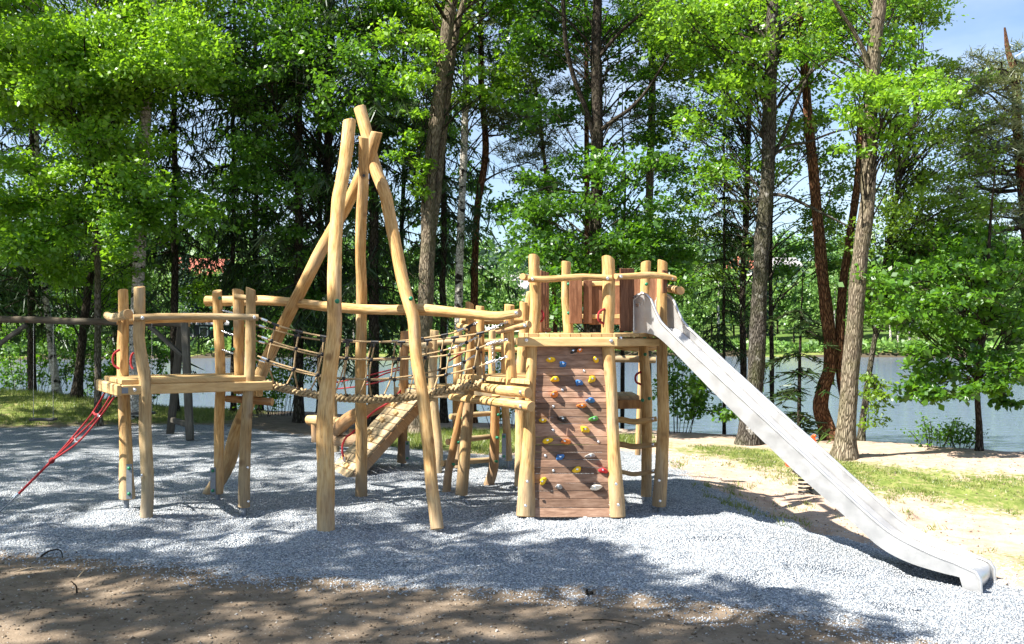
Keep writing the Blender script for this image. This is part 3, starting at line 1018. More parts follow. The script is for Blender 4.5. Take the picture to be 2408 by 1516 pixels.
def on_soil(x, y): return (np.abs(x) < y * 0.56 + 0.4) & (seg_dist(x, y, _gp) < 0.1)
pebbles('soil_crumbs', 'crumbs of brown earth and small stones in the foreground', area_points(6000, -5, 4.6, 5.4, 9.2, on_soil), 0.004, 0.016, M['clod'])
pebbles('soil_crumbs', 'loose crumbs on the pale sand at the right', area_points(2500, 2.5, 9, 8.5, 16, lambda x, y: seg_dist(x, y, _gp) < -0.2), 0.006, 0.018, M['clod'])
def twig(label, u, v, pts, r=0.006):
    Y = FPX * (CAM_H - 0.02) / (v - HOR); X = (u - 1204) / FPX * Y; z = gz(X, Y)
    path = catmull(np.array(pts) + np.array([X, Y, z + 0.012]), 0.02)
    b = MB(); b.tube(path, np.linspace(r, r * 0.45, len(path)), 5, True)
    tag(b.build('twig', M['bark_dark'] if 'dark' in label else M['log2']), label, 'twig')
twig('dark bent root arching from the earth at the gravel edge, left', 128, 1312, [(-.12, 0, 0), (-.04, 0, .05), (.04, .0, .06), (.07, -.01, .03), (.075, -.01, -.01)], .009)
twig('thin pale stem lying on the earth left of the sunlit patch', 85, 1345, [(-.14, -.08, 0), (-.05, 0, .015), (.05, .05, .012), (.12, .1, .0)], .005)
twig('forked pale twig standing in the sunlit earth patch', 198, 1352, [(-.03, -.05, 0), (0, 0, .05), (.01, .01, .10), (.035, .02, .14)], .005)
twig('short dark stick standing in the sunlit earth patch', 176, 1398, [(.015, 0, 0), (.01, 0, .05), (-.02, 0, .08)], .008)
twig('dark thin twig on the shaded earth, lower right', 1440, 1476, [(-.2, .06, 0), (-.05, .03, .012), (.08, -.02, .01), (.17, -.06, 0)], .005)
b = MB(); _y = FPX * CAM_H / (1398 - HOR); _x = (1386 - 1204) / FPX * _y; _z = gz(_x, _y)
b.box((_x, _y, _z + 0.02), (0.93, 0.37, 0), (-0.37, 0.93, 0), (0, 0, 1), 0.03, 0.014, 0.011, 0.004)
b.box((_x - 0.02, _y + .004, _z + 0.033), (0.3, 0, 0.95), (0, 1, 0), (0.95, 0, -0.3), 0.018, 0.011, 0.008, 0.003)
tag(b.build('wood_chip', M['bark_dark']), 'brown splinter of wood lying on the shaded earth below the tower', 'wood chip')
# ------------------------------------------------------------------ left platform
E3 = np.eye(3)
DZ = 1.50
def foot(parent, u, v0, v1, Y, name='steel_foot'):
    a = P(u, v0, Y); 
    b = MB(); b.tube([a + [0, 0, 0.10], [a[0], a[1], gz(a[0], a[1]) - 0.25]], 0.03, 10, True)
    return b.build(name, M['steel'], parent)
def strap(parent, u, v0, v1, Y, side=0.0):
    """flat galvanised shoe screwed to a post, with two green caps"""
    a = P(u, v0, Y); c = P(u, v1, Y)
    b = MB(); b.box((a + c) / 2, (0, 0, 1), (1, 0, 0), (0, 1, 0), (a[2] - c[2]) / 2, 0.032, 0.006, 0.002)
    s = b.build('steel_strap', M['steel'], parent)
    for t in (0.12, 0.85):
        cap(parent, a * (1 - t) + c * t + [0, -0.008, 0], (0, -1, 0), 0.02)
    return s
def cap(parent, p, axis, r=0.022):
    b = MB(); ax = np.asarray(axis, float); ax /= np.linalg.norm(ax)
    b.tube([np.asarray(p) - ax * 0.03, np.asarray(p) + ax * 0.004], r * 0.85, 8, True)
    b.ball(np.asarray(p) + ax * 0.004, r, 10, 4, (1, 1, 0.8), ax, 0, True)
    return b.build('bolt_cap', M['green'], parent)
def handle(parent, a, b_, out, name='rope_handle', bulge=0.07):
    a = np.asarray(a, float); b_ = np.asarray(b_, float); o = np.asarray(out, float)
    return rope(name, parent, [a, a * .8 + b_ * .2 + o * bulge * .8, (a + b_) / 2 + o * bulge, a * .2 + b_ * .8 + o * bulge * .8, b_], 0.013, 'redrope', 8, 0.03)

FLc = np.array([-4.07, 10.25]); FRc = np.array([-2.80, 11.0]); BLc = np.array([-4.63, 11.15]); BRc = FRc + BLc - FLc
lp = thing('wooden_platform', 'free-standing log platform at the left with a plank deck and low log railing', 'platform', (-3.7, 11.1, 0))
fdir = (FRc - FLc) / np.linalg.norm(FRc - FLc); sdir = (BLc - FLc) / np.linalg.norm(BLc - FLc)
deck_boards(lp, [tuple(FLc - fdir * .02), tuple(FRc + fdir * .02), tuple(BRc), tuple(BLc - fdir * .02)], fdir, 0.125, DZ - 0.045, DZ, 'deck')
def v3(p, z): return np.array([p[0], p[1], z])
beam(lp, v3(FLc - fdir * .03 - sdir * .02, DZ - .105), v3(FRc + fdir * .10 - sdir * .02, DZ - .105), 0.105, 0.06, 'deck', 'front_beam')
beam(lp, v3(BLc + sdir * .0, DZ - .105), v3(BRc, DZ - .105), 0.105, 0.06, 'deck', 'back_beam')
beam(lp, v3(FLc - fdir * .065 - sdir * .10, DZ - .105), v3(BLc - fdir * .065 + sdir * .08, DZ - .105), 0.125, 0.06, 'deck', 'side_beam', 0.03)
beam(lp, v3(FRc + fdir * .0 + sdir * .1, DZ - .19), v3(BRc - sdir * .0, DZ - .19), 0.09, 0.07, 'deck', 'side_beam')
log('cross_log', lp, [v3(FRc - fdir * .28 + sdir * .45, DZ - .27), v3(FRc + fdir * .14 + sdir * .1, DZ - .30)], [.045, .05], 'logbrown')
post('post', lp, [(344, 1216), (347, 1110), (340, 1000), (343, 900), (338, 860), (329, 800), (330, 745), (328, 676)], 10.35, 10.35, 35, 29, 'log2', tilt=.15)
post('post', lp, [(300, 1172), (297, 1060), (292, 960), (289, 870), (290, 760), (289, 684)], 11.05, 11.05, [42, 33, 30, 28, 26], 26, 'log', tilt=.25)
post('post', lp, [(514, 1160), (516, 1100), (516, 960), (518, 880), (513, 745), (510, 686)], 11.7, 11.6, 27, 25, 'log', tilt=.3)
post('post', lp, [(561, 925), (562, 886), (562, 760), (560, 684)], 11.35, 11.3, 26, 28, 'log', tilt=.3)
post('post', lp, [(574, 1192), (577, 1080), (582, 960), (585, 890), (588, 760), (590, 680)], 10.95, 10.95, 30, 23, 'log2', tilt=.4)
foot(lp, 297, 1172, 1197, 11.05); foot(lp, 512, 1160, 1197, 11.7); foot(lp, 574, 1192, 1220, 10.95)
strap(lp, 304, 1092, 1174, 10.86); strap(lp, 501, 1100, 1164, 11.62)
log('front_rail', lp, [P(314, 748, 10.2), P(400, 745, 10.4), P(500, 744, 10.65), P(607, 747, 10.82)], [.040, .040, .042, .04], 'log2', rough=.06)
log('back_rail', lp, [P(275, 757, 11.3), P(400, 752, 11.5), P(530, 752, 11.75)], .042)
log('side_rail', lp, [P(302, 739, 10.2), P(280, 745, 10.6), P(262, 747, 11.0), P(252, 743, 11.2)], [.055, .05, .05, .048], 'log2')
log('top_rail', lp, [P(553, 698, 11.1), P(580, 701, 11.08), P(603, 702, 11.06)], .036, 'log2')
bolt(lp, P(335, 748, 10.16), (0, -1, 0)); bolt(lp, P(598, 747, 10.77), (0, -1, 0))
bolt(lp, v3(FLc, 1.395) + [.12, -.01, 0], (0, -1, 0)); bolt(lp, v3(FRc, 1.395) + [-.18, -.14, 0], (0, -1, 0))
for (u, v) in ((345, 1118), ): bolt(lp, P(u - 12, v, 10.27), (-.3, -1, 0), .012)
bolt(lp, P(583, 1100, 10.88), (.3, -1, 0), .012); bolt(lp, P(584, 1180, 10.88), (.3, -1, 0), .012)
for u, v, Y, a in ((509 + 8, 702, 11.5, (0, -1, 0)), (497, 725, 11.6, (-1, -.4, 0)), (498, 774, 11.6, (-1, -.4, 0)), (548, 725, 11.3, (-1, -.3, 0)), (549, 774, 11.3, (-1, -.3, 0)), (549, 822, 11.3, (-1, -.3, 0)), (499, 822, 11.6, (-1, -.3, 0))):
    cap(lp, P(u, v, Y), a)
b = MB(); b.box(v3(FLc - fdir * .0 - sdir * .055, 1.39) , v3(fdir, 0), (0, 0, 1), v3(sdir, 0), .035, .03, .004, .001); b.build('name_plate', M['steel'], lp)
handle(lp, P(280, 868, 10.95), P(281, 845 - 22, 10.95), (-1, -.1, 0)); handle(lp, P(313, 868, 10.9), P(314, 830, 10.9), (-.6, .1, 0), bulge=.05)
for (u0, v0, u1, v1) in ((520, 730, 550, 737), (520, 779, 548, 788), (520, 822, 548, 832)):
    chain('chain', lp, P(u0, v0, 11.6), P(u1, v1, 11.4))

# red rope climb at the left edge of the platform
rl = thing('rope_climber', 'red climbing ropes slanting from the left platform edge down to the gravel', 'rope climber', (-5.7, 11.0, 0))
anchor = P(4, 1199, 11.0); knot = P(122, 1084, 10.95)
eyes = [P(257, 905, 10.86), P(274, 908, 10.62), P(284, 913, 10.42)]
mids = [[P(219, 970, 10.9), P(170, 1030, 10.95)], [P(232, 975, 10.75), P(176, 1032, 10.93)], [P(236, 980, 10.6), P(184, 1040, 10.8)]]
for e, mi_ in zip(eyes, mids):
    r_ = rope('rope', rl, [e, mi_[0], mi_[1], knot], 0.0105, 'redrope', 8)
    b = MB(); d = mi_[0] - e; b.tube([e + d * .12, e + d * .27], .019, 8, True); b.build('steel_ferrule', M['chrome'], r_)
    b = MB(); t = np.linspace(0, 6.283, 12); b.tube([e + [0.0, -.022 * 0 + .0, 0] + np.array([math.cos(q) * .025, math.cos(q) * -.02, math.sin(q) * .025]) for q in t], .006, 5, False); b.build('eyelet', M['chrome'], r_)
for i, (j, k, q) in enumerate(((0, 1, 0), (1, 2, 0), (0, 1, 1), (1, 2, 1))):
    a, c = mids[j][q], mids[k][q]
    b = MB(); b.tube([a, (a + c) / 2 + [0, -.01, -.02], c], .014, 6, True); b.build('cross_tie', M['chrome'] if i % 2 else M['redrope'], rl)
rope('anchor_rope', rl, [knot, P(85, 1121, 10.97), P(40, 1166, 10.99)], 0.014, 'redrope', 8)
b = MB(); b.ball(knot, .033, 8, 5, (1, 1, 1.3), knot - anchor); b.build('knot', M['redrope'], rl)
b = MB(); b.tube([P(45, 1161, 10.99), P(35, 1171, 11.0)], .022, 8, True); b.build('steel_ferrule', M['chrome'], rl)
b = MB(); b.tube([P(36, 1170, 11.0), anchor + [-.1, 0, -.1]], .008, 6, True); b.build('anchor_cable', M['steel'], rl)

# ------------------------------------------------------------------ leaning pole frame
tp = thing('pole_frame', 'tall frame of four peeled tree trunks leaning together above the rope bridge', 'pole frame', (-1.9, 10.8, 0))
def pole(path, y0, y1, ws, m, **kw):
    n = len(path); vs = np.array([q[1] for q in path], float); t = (vs[0] - vs) / (vs[0] - vs[-1]); Ys = y0 + (y1 - y0) * t
    pts = [P(q[0], q[1], y) for q, y in zip(path, Ys)]
    r = np.interp(t, np.linspace(0, 1, len(ws)), ws) * .5 / FPX * Ys
    return log('pole', tp, pts, r, m, seg=20, rough=.075, **kw)
pole([(765, 1262), (764, 1159), (765, 1073), (768, 967), (780, 851), (788, 775), (788, 700), (788, 611), (790, 537), (793, 471), (804, 416), (814, 353), (822, 285)], 9.72, 10.72, [44, 42, 38, 35, 34, 33, 31], 'log', tilt=.2)
pole([(1029, 1244), (1015, 1116), (1006, 1031), (997, 945), (981, 839), (972, 753), (963, 721), (949, 666), (934, 593), (919, 519), (905, 456), (886, 405), (870, 345), (860, 300), (846, 253)], 10.0, 11.20, [36, 33, 31, 32, 33, 32], 'log', tilt=.2)
pole([(849, 1170), (849, 1050), (850, 902), (850, 800), (851, 686), (849, 593), (852, 500), (856, 427), (855, 324)], 11.85, 10.70, [30, 28, 27, 26, 25], 'log', tilt=.2)
pole([(491, 1166), (535, 1092), (560, 1006), (613, 884), (643, 817), (684, 733), (720, 662), (757, 588), (794, 521), (825, 461), (858, 388), (886, 312)], 12.1, 10.93, [36, 33, 32, 31, 29], 'log', tilt=.25)
for u, v, Y in ((793, 709, 10.05), (966, 703, 10.35)): cap(tp, P(u, v, Y), (0, -1, 0.1), .026)
b = MB(); q = P(858, 416, 10.74); b.tube([q + [0, -.06, 0], q + [0, -.075, 0]], .016, 10, True); b.build('bolt_hole', M['black'], tp)

hb = thing('handrail_log', 'long crooked handrail log running above the rope bridge past the leaning poles', 'handrail log', (-1.5, 11.3, 0))
log('log', hb, [P(485, 709, 11.9), P(545, 708, 11.85), P(620, 708, 11.7), P(700, 714, 11.5), P(780, 721, 11.2), P(850, 727, 11.05), P(925, 729, 10.9), P(985, 729, 10.8), P(1035, 733, 10.7), P(1100, 738, 10.6), P(1170, 743, 10.45), P(1222, 737, 10.3)],
    np.array([.072, .07, .066, .062, .064, .062, .06, .07, .066, .06, .056, .05]), 'log', seg=18, rough=.06)
bolt(hb, P(1214, 736, 10.24), (0.2, -1, 0))

# ------------------------------------------------------------------ rope bridge
rb = thing('rope_bridge', 'rope bridge with a thick plaited foot rope and knotted side nets between two platforms', 'rope bridge', (-1.5, 11.0, DZ - .4))
fr_pts = [P(617, 900, 11.25), P(665, 913, 11.2), P(716, 924, 11.15), P(788, 935, 11.1), P(886, 939, 11.05), P(972, 933, 11.0), P(1036, 921, 10.95), P(1113, 907, 10.9), P(1135, 902, 10.88)]
fpath = catmull(fr_pts, 0.012)
Tn = np.gradient(fpath, axis=0); Tn /= np.linalg.norm(Tn, axis=1, keepdims=True)
Sn = np.cross(Tn, [0, 0, 1.0]); Sn /= np.linalg.norm(Sn, axis=1, keepdims=True); Un = np.cross(Sn, Tn)
Lf = np.concatenate([[0], np.cumsum(np.linalg.norm(np.diff(fpath, axis=0), axis=1))])
for hand in (1, -1):
    for k in range(4):
        ph = hand * Lf / 0.21 * 2 * np.pi + k * np.pi / 2 + (0.4 if hand < 0 else 0)
        rr = 0.036 + 0.010 * np.cos(2 * ph + (0 if hand > 0 else np.pi))
        pts = fpath + Sn * (np.cos(ph) * rr * 1.25)[:, None] + Un * (np.sin(ph) * rr * .8)[:, None]
        b = MB(); b.tube(pts, 0.0145, 6, True, uvs=1.0); b.build('plaited_strand', M['strand'], rb)
b = MB(); b.tube(fpath, .024, 8, True); b.build('core_rope', M['strand'], rb)
# side nets: near and far, three runs each
near = [[(606, 747), (665, 770), (740, 788), (827, 802), (938, 805), (1036, 798), (1130, 784), (1164, 770), (1193, 757)],
        [(606, 790), (680, 816), (780, 838), (850, 846), (938, 846), (1036, 838), (1110, 824), (1160, 806), (1193, 799)],
        [(606, 838), (660, 858), (760, 884), (850, 893), (940, 893), (1036, 884), (1120, 864), (1160, 850), (1193, 839)]]
far = [[(600, 764), (660, 781), (730, 797), (827, 805), (930, 803), (1003, 795), (1060, 785), (1090, 774), (1131, 755)],
       [(600, 802), (668, 818), (740, 836), (830, 845), (930, 842), (1010, 832), (1070, 818), (1131, 790)],
       [(600, 846), (668, 866), (740, 884), (830, 893), (930, 889), (1010, 876), (1080, 858), (1131, 829)]]
def yat(u, a, b): return a + (b - a) * (u - 600) / 600.0
RUN = {}
for nm, runs, ya, yb in (('n', near, 10.82, 10.42), ('f', far, 11.42, 11.2)):
    for i, r_ in enumerate(runs):
        pts = [P(u, v, yat(u, ya, yb)) for u, v in r_]
        path = catmull(pts, 0.03); RUN[nm, i] = path
        rp = rope('side_rope', rb, pts[:-1] if True else pts, 0.0105)
        chain('chain', rp, pts[-2], pts[-1], .006, .04)
        b = MB(); d = (pts[-3] - pts[-2]); d /= np.linalg.norm(d); b.tube([pts[-2], pts[-2] + d * .075], .016, 8, True); b.build('steel_ferrule', M['chrome'], rp)
        d = (pts[1] - pts[0]); d /= np.linalg.norm(d)
        b = MB(); b.tube([pts[0] + d * .05, pts[0] + d * .12], .016, 8, True); b.build('steel_ferrule', M['chrome'], rp)
def on_run(path, x):
    i = int(np.argmin(np.abs(path[:, 0] - x))); return path[i]
for nm, off in (('n', 0.0), ('f', 0.14)):
    for k in range(9):
        x = -2.62 + off + k * 0.285
        top = on_run(RUN[nm, 0], x); m1 = on_run(RUN[nm, 1], x - .035); m2 = on_run(RUN[nm, 2], x - .07)
        fb = on_run(fpath, x - .11) + [0, -.03 if nm == 'n' else .03, .03]
        rp = rope('hanger_rope', rb, [top, m1, m2, fb], 0.0095)
        b = MB(); d = on_run(RUN[nm, 0], x + .06) - on_run(RUN[nm, 0], x - .06); d /= np.linalg.norm(d)
        b.tube([top - d * .042, top + d * .042], .016, 8, True); b.tube([top, top + (m1 - top) * .3], .013, 8, True); b.build('tee_clamp', M['black'], rp)
        for q in (m1, m2):
            b = MB(); b.ball(q, .024, 8, 5); b.build('ball_clamp', M['black'], rp)
        b = MB(); b.ball(fb + [0, 0, .005], .027, 8, 5, (1, 1, .8)); b.build('ball_clamp', M['black'], rp)

# ------------------------------------------------------------------ middle platform (rope bridge lands here)
mp = thing('wooden_platform', 'middle log platform between rope bridge and climbing tower', 'platform', (-.1, 11.3, 0))
A = np.array([-.62, 11.5]); B = np.array([.185, 10.2]); ed = (B - A) / np.linalg.norm(B - A); nd_ = np.array([.85, .52])
C = np.array([.165, 10.95]); D = np.array([.165, 11.98])
deck_boards(mp, [tuple(A), tuple(B), tuple(C), tuple(D)], nd_, 0.105, DZ - .045, DZ, 'deck')
beam(mp, v3(A - nd_ * .015, DZ - .10), v3(A + ed * .62 - nd_ * .015, DZ - .10), .1, .05, 'deck', 'front_beam')
log('front_log', mp, [v3(A + ed * .42 - nd_ * .07, DZ - .12), v3(B - ed * .55 - nd_ * .07, DZ - .12), v3(B + ed * .08 - nd_ * .07, DZ - .125)], [.052, .058, .06], 'log', ell=.08)
log('cross_log', mp, [v3(A - ed * .1 - nd_ * .05, DZ - .27), v3(A + ed * .7 - nd_ * .07, DZ - .265), v3(B + ed * .12 - nd_ * .06, DZ - .265)], [.045, .055, .06], 'log', ell=.08)
beam(mp, v3(A + nd_ * .05, DZ - .12), v3(D + [0, .05], DZ - .12), .12, .06, 'deck', 'back_beam')
post('post', mp, [(1085, 1163), (1092, 1080), (1099, 1000), (1104, 910), (1106, 800), (1105, 715)], 11.72, 11.72, [33, 30, 27, 24, 22], 22, tilt=.5)
foot(mp, 1088, 1163, 1176, 11.72)
post('post', mp, [(1131, 915), (1131, 884), (1130, 800), (1129, 721)], 11.25, 11.25, 22, 21, tilt=.1)
post('post', mp, [(1203, 925), (1202, 890), (1198, 800), (1198, 718)], 10.6, 10.55, 28, 25, tilt=.1)
post('post', mp, [(1221, 1142), (1224, 1060), (1225, 960), (1226, 860), (1230, 780), (1232, 712)], 12.5, 12.5, [25, 26, 27, 25, 20], 20, tilt=.15)
foot(mp, 1222, 1142, 1155, 12.5); strap(mp, 1231, 1072, 1142, 12.36)
log('back_rail', mp, [P(1083, 756, 12.0), P(1150, 757, 12.15), P(1228, 755, 12.3)], .04)
log('side_rail', mp, [P(1114, 775, 11.45), P(1095, 771, 11.7), P(1080, 767, 11.95)], [.045, .042, .04])
log('side_rail', mp, [P(1170, 779, 10.55), P(1200, 773, 10.45), P(1245, 763, 10.3)], [.038, .042, .045])
bolt(mp, P(1234, 766, 10.27), (0, -1, 0)); bolt(mp, v3(B - nd_ * .13 + ed * .02, DZ - .12), (-.5, -.85, 0)); bolt(mp, v3(B - nd_ * .13 + ed * .02, DZ - .265), (-.5, -.85, 0))
chain('chain', mp, P(1158, 815, 12.0), P(1160, 872, 12.0))

# log ladder under the middle platform
ld = thing('log_ladder', 'dark log ladder with three round rungs leaning under the middle platform', 'ladder', (-.4, 12.4, 0))
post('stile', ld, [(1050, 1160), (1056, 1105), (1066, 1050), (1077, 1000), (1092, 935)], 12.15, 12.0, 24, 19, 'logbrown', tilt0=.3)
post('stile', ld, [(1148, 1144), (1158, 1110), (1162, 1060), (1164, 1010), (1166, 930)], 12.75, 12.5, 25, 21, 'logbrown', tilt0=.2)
for (u0, v0, u1, v1) in ((1064, 981, 1158, 973), (1055, 1040, 1157, 1027), (1043, 1091, 1155, 1082)):
    r_ = log('rung', ld, [P(u0 - 3, v0, 12.18), P((u0 + u1) / 2, (v0 + v1) / 2 - 1, 12.5), P(u1, v1, 12.74)], [.042, .04, .036], 'log2')
for (u, v, Y) in ((1088, 984, 11.98), (1079, 1041, 12.02), (1067, 1093, 12.04), (1172, 976, 12.5), (1170, 1030, 12.52), (1168, 1086, 12.56)):
    cap(ld, P(u, v, Y), (.5, -1, 0), .02)

# ------------------------------------------------------------------ ramp platform behind
p2 = thing('wooden_platform', 'low back platform at the top of the boarded ramp, behind the rope bridge', 'platform', (-.8, 14.2, 0))
z2 = 1.21
deck_boards(p2, [(-1.25, 13.95), (.15, 13.70), (.15, 14.9), (-1.72, 14.78)], (.98, -.175), .12, z2 - .04, z2, 'deck')
beam(p2, (-1.30, 13.93, z2 - .10), (.18, 13.66, z2 - .10), .11, .06, 'deckgrey', 'front_beam')
beam(p2, (-1.25, 13.88, z2 - .11), (-1.78, 14.86, z2 - .11), .11, .05, 'deckgrey', 'side_beam')
for path, y, w0, w1, mm in (([(945, 1088), (948, 1000), (951, 900), (952, 780)], 14.5, 24, 21, 'logbrown'), ([(1029, 1112), (1030, 1050), (1022, 960), (1018, 880), (1022, 778)], 13.95, 22, 21, 'log2'),
                        ([(1076, 1100), (1074, 950), (1076, 860), (1077, 778)], 14.3, 20, 19, 'log'), ([(1161, 1092), (1160, 980), (1158, 880), (1158, 778)], 14.3, 18, 17, 'log'),
                        ([(1196, 1083), (1191, 1000), (1187, 940), (1186, 780)], 14.4, 20, 18, 'log')):
    post('post', p2, path, y, y, w0, w1, mm, tilt=.1)
foot(p2, 947, 1088, 1097, 14.5); foot(p2, 1196, 1083, 1098, 14.4)
strap(p2, 958, 1038, 1085, 14.36); strap(p2, 1185, 1020, 1083, 14.28)
log('side_rail', p2, [P(1011, 812, 13.75), P(980, 812, 14.1), P(936, 807, 14.7)], [.05, .045, .045], 'log2')
log('front_rail', p2, [P(1030, 806, 13.8), P(1085, 803, 13.75), P(1140, 805, 13.75), P(1228, 803, 13.8)], [.05, .055, .05, .055], 'log2')
log('back_rail', p2, [P(1060, 826, 14.6), P(1130, 822, 14.6), P(1225, 824, 14.6)], .04)
for k, q in enumerate([((850, 905), (905, 880), (951, 868)), ((780, 902), (840, 890), (951, 862)), ((786, 916), (850, 908), (951, 885))]):
    rope('guide_rope', p2, [P(u, v, 14.5 + (951 - u) / 110) for u, v in q], .012, 'redrope')
rope('guide_rope', p2, [P(1055, 850, 14.0), P(1085, 832, 14.1), P(1110, 815, 14.2)], .012, 'redrope')

rm = thing('climbing_ramp', 'slanting boarded ramp with small wooden climbing blocks and a red rope', 'ramp', (-1.8, 13.9, 0))
q0 = np.array([-2.27, 13.50, -.03]); q1 = np.array([-1.24, 14.08, 1.12]); wv = np.array([-.395, .70, 0.0])
sl = (q1 - q0); Lr = np.linalg.norm(sl); sl /= Lr; wn_ = wv / np.linalg.norm(wv); nr = np.cross(sl, wn_); nr /= np.linalg.norm(nr)
if nr[2] < 0: nr = -nr
kb = 13
for i in range(kb):
    c = q0 + sl * (i + .5) / kb * Lr + wv / 2 + nr * .0
    b = MB(); b.box(c, wn_, sl, nr, .40 + random.uniform(-.01, .01), Lr / kb / 2 - .004, .018, .006); b.build('ramp_board', M['deckgrey'], rm)
for w in (0.03, .77):
    a = q0 + wn_ * w - nr * .085; c = q1 + wn_ * w - nr * .085
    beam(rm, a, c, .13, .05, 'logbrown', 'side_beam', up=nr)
for t, s_ in ((.80, .30), (.72, .66), (.62, .38), (.47, .30), (.41, .62), (.33, .28), (.16, .25), (.88, .62), (.10, .62)):
    c = q0 + sl * t * Lr + wn_ * (.8 - s_ * .8) + nr * .035
    b = MB(); b.box(c, wn_ * .97 + sl * .24, sl * .97 - wn_ * .24, nr, .075, .035, .024, .012); b.build('foot_block', M['deck'], rm)
ringp = q0 + sl * .12 * Lr + wn_ * .42 + nr * .05
rope('climbing_rope', rm, [ringp, P(805, 1063, 13.95), P(806, 1045, 14.0), P(815, 1028, 14.05), P(826, 1021, 14.1), P(852, 995, 14.2), P(880, 968, 14.3), P(918, 944, 14.4), P(960, 900, 14.5)], .016, 'redrope', 8)
b = MB(); t = np.linspace(0, 6.283, 12); b.tube([ringp + np.array([math.cos(q) * .028, 0, math.sin(q) * .028 - .02]) for q in t], .007, 5, False); b.tube([ringp, ringp + [0, 0, .07]], .018, 8, True); b.build('shackle', M['chrome'], rm)

# balance logs behind the ramp
bl = thing('balance_logs', 'thick balance logs propped on a post behind the ramp', 'balance logs', (-2.9, 16, 0))
post('post', bl, [(790, 1062), (788, 1020), (786, 975), (785, 940)], 16.2, 16.2, 20, 17, 'log2', tilt=.2)
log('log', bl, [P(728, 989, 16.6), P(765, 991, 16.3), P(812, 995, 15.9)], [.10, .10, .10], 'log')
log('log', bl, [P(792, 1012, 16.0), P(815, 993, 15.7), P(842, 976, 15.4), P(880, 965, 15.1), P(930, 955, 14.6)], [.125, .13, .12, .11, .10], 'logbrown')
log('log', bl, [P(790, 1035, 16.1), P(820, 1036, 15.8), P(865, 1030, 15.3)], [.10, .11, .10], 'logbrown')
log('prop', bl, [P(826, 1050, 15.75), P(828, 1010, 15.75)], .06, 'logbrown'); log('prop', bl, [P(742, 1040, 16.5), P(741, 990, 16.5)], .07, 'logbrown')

# ------------------------------------------------------------------ climbing tower
tw = thing('play_tower', 'log play tower with board railings carrying the climbing wall and steel slide', 'play tower', (.9, 11.3, 0))
TZ = 1.985
V1 = np.array([.235, 10.72]); V2 = np.array([1.05, 10.70]); V3 = np.array([1.70, 11.22]); V4 = np.array([1.62, 12.15]); V5 = np.array([.66, 12.45]); V6 = np.array([.12, 11.7])
cen = (V1 + V2 + V3 + V4 + V5 + V6) / 6
hexa = [cen + (q - cen) * 1.07 for q in (V1, V2, V3, V4, V5, V6)]
hexa[0] = np.array([.145, 10.54]); hexa[1] = np.array([1.11, 10.53])
deck_boards(tw, [tuple(q) for q in hexa], (0, 1), .115, TZ - .04, TZ, 'deck')
def out(a, b, d):
    e = (b - a) / np.linalg.norm(b - a); n = np.array([e[1], -e[0]])
    return a + n * d, b + n * d, e, n
a, b_, e, n_ = out(hexa[0], hexa[1], .005)
beam(tw, v3(a - e * .09, TZ - .092), v3(b_ + e * .03, TZ - .092), .10, .05, 'deck', 'front_beam', .02)
a, b_, e, n_ = out(hexa[1], hexa[2], -.01)
beam(tw, v3(a + e * .01, TZ - .10), v3(b_ - e * .12, TZ - .10), .085, .05, 'deck', 'side_beam', .015)
beam(tw, v3(hexa[5], TZ - .10), v3(hexa[0] + [0, .05], TZ - .10), .09, .05, 'deck', 'side_beam')
beam(tw, v3(hexa[3] - [0, .05], TZ - .10), v3(hexa[4] - [0, .05], TZ - .10), .09, .05, 'deck', 'back_beam')
beam(tw, v3(hexa[2], TZ - .10), v3(hexa[3], TZ - .10), .09, .05, 'deck', 'side_beam')
post('post', tw, [(1236, 1213), (1238, 1170), (1242, 1080), (1248, 960), (1252, 830), (1256, 760), (1258, 700), (1256, 605)], 10.42, 10.72, [52, 42, 32, 28, 28, 29, 29, 29], 29, tilt=.35)
post('post', tw, [(1452, 1215), (1448, 1130), (1444, 1050), (1440, 960), (1434, 860), (1430, 790), (1430, 700), (1430, 610)], 10.42, 10.72, [42, 38, 32, 30, 31, 32, 33, 33], 33, tilt=.45)
post('post', tw, [(1550, 1190), (1556, 1080), (1561, 1000), (1558, 900), (1557, 800), (1557, 700), (1558, 616)], 11.1, 11.2, [36, 31, 28, 26, 25], 24, tilt=.35)
post('post', tw, [(1519, 1167), (1521, 1080), (1522, 1000), (1520, 930), (1515, 830), (1516, 720), (1519, 618)], 11.6, 11.65, [26, 28, 27, 26, 26], 25, tilt=.25)
post('post', tw, [(1338, 900), (1336, 780), (1332, 700), (1332, 617)], 12.3, 12.3, 26, 23, tilt=.15)
post('post', tw, [(1264, 1000), (1240, 800), (1246, 700), (1248, 690)], 12.6, 12.6, 22, 20, tilt=.15)
post('post', tw, [(1500, 1070), (1504, 960), (1507, 880), (1508, 812)], 13.2, 13.2, 16, 14, tilt=.15)
foot(tw, 1244, 1200, 1222, 10.44); foot(tw, 1448, 1200, 1222, 10.44); foot(tw, 1552, 1190, 1202, 11.1); foot(tw, 1518, 1165, 1180, 11.6)
for u, v, Y in ((1550, 1131, 10.98), (1552, 1179, 10.97), (1240, 1133, 10.33), (1236, 1190, 10.30), (1454, 1188, 10.3), (1449, 1139, 10.3)): bolt(tw, P(u, v, Y), (0, -1, 0), .013)
for u, v, Y in ((1337, 669, 12.2), (1337, 737, 12.2), (1520, 669, 11.52), (1516, 813 - 20, 11.52), (1517, 834, 11.52), (1527, 938, 11.48), (1511, 942, 11.5), (1567, 672, 11.15)): cap(tw, P(u, v, Y), (0, -1, 0), .022)
log('front_rail', tw, [P(1242, 657, 10.56), P(1300, 656, 10.56), P(1370, 652, 10.56), P(1438, 655, 10.56)], [.036, .036, .036, .035], 'log')
log('side_rail', tw, [P(1600, 684, 11.05), P(1575, 679, 11.35), P(1560, 676, 11.6)], [.055, .05, .045])
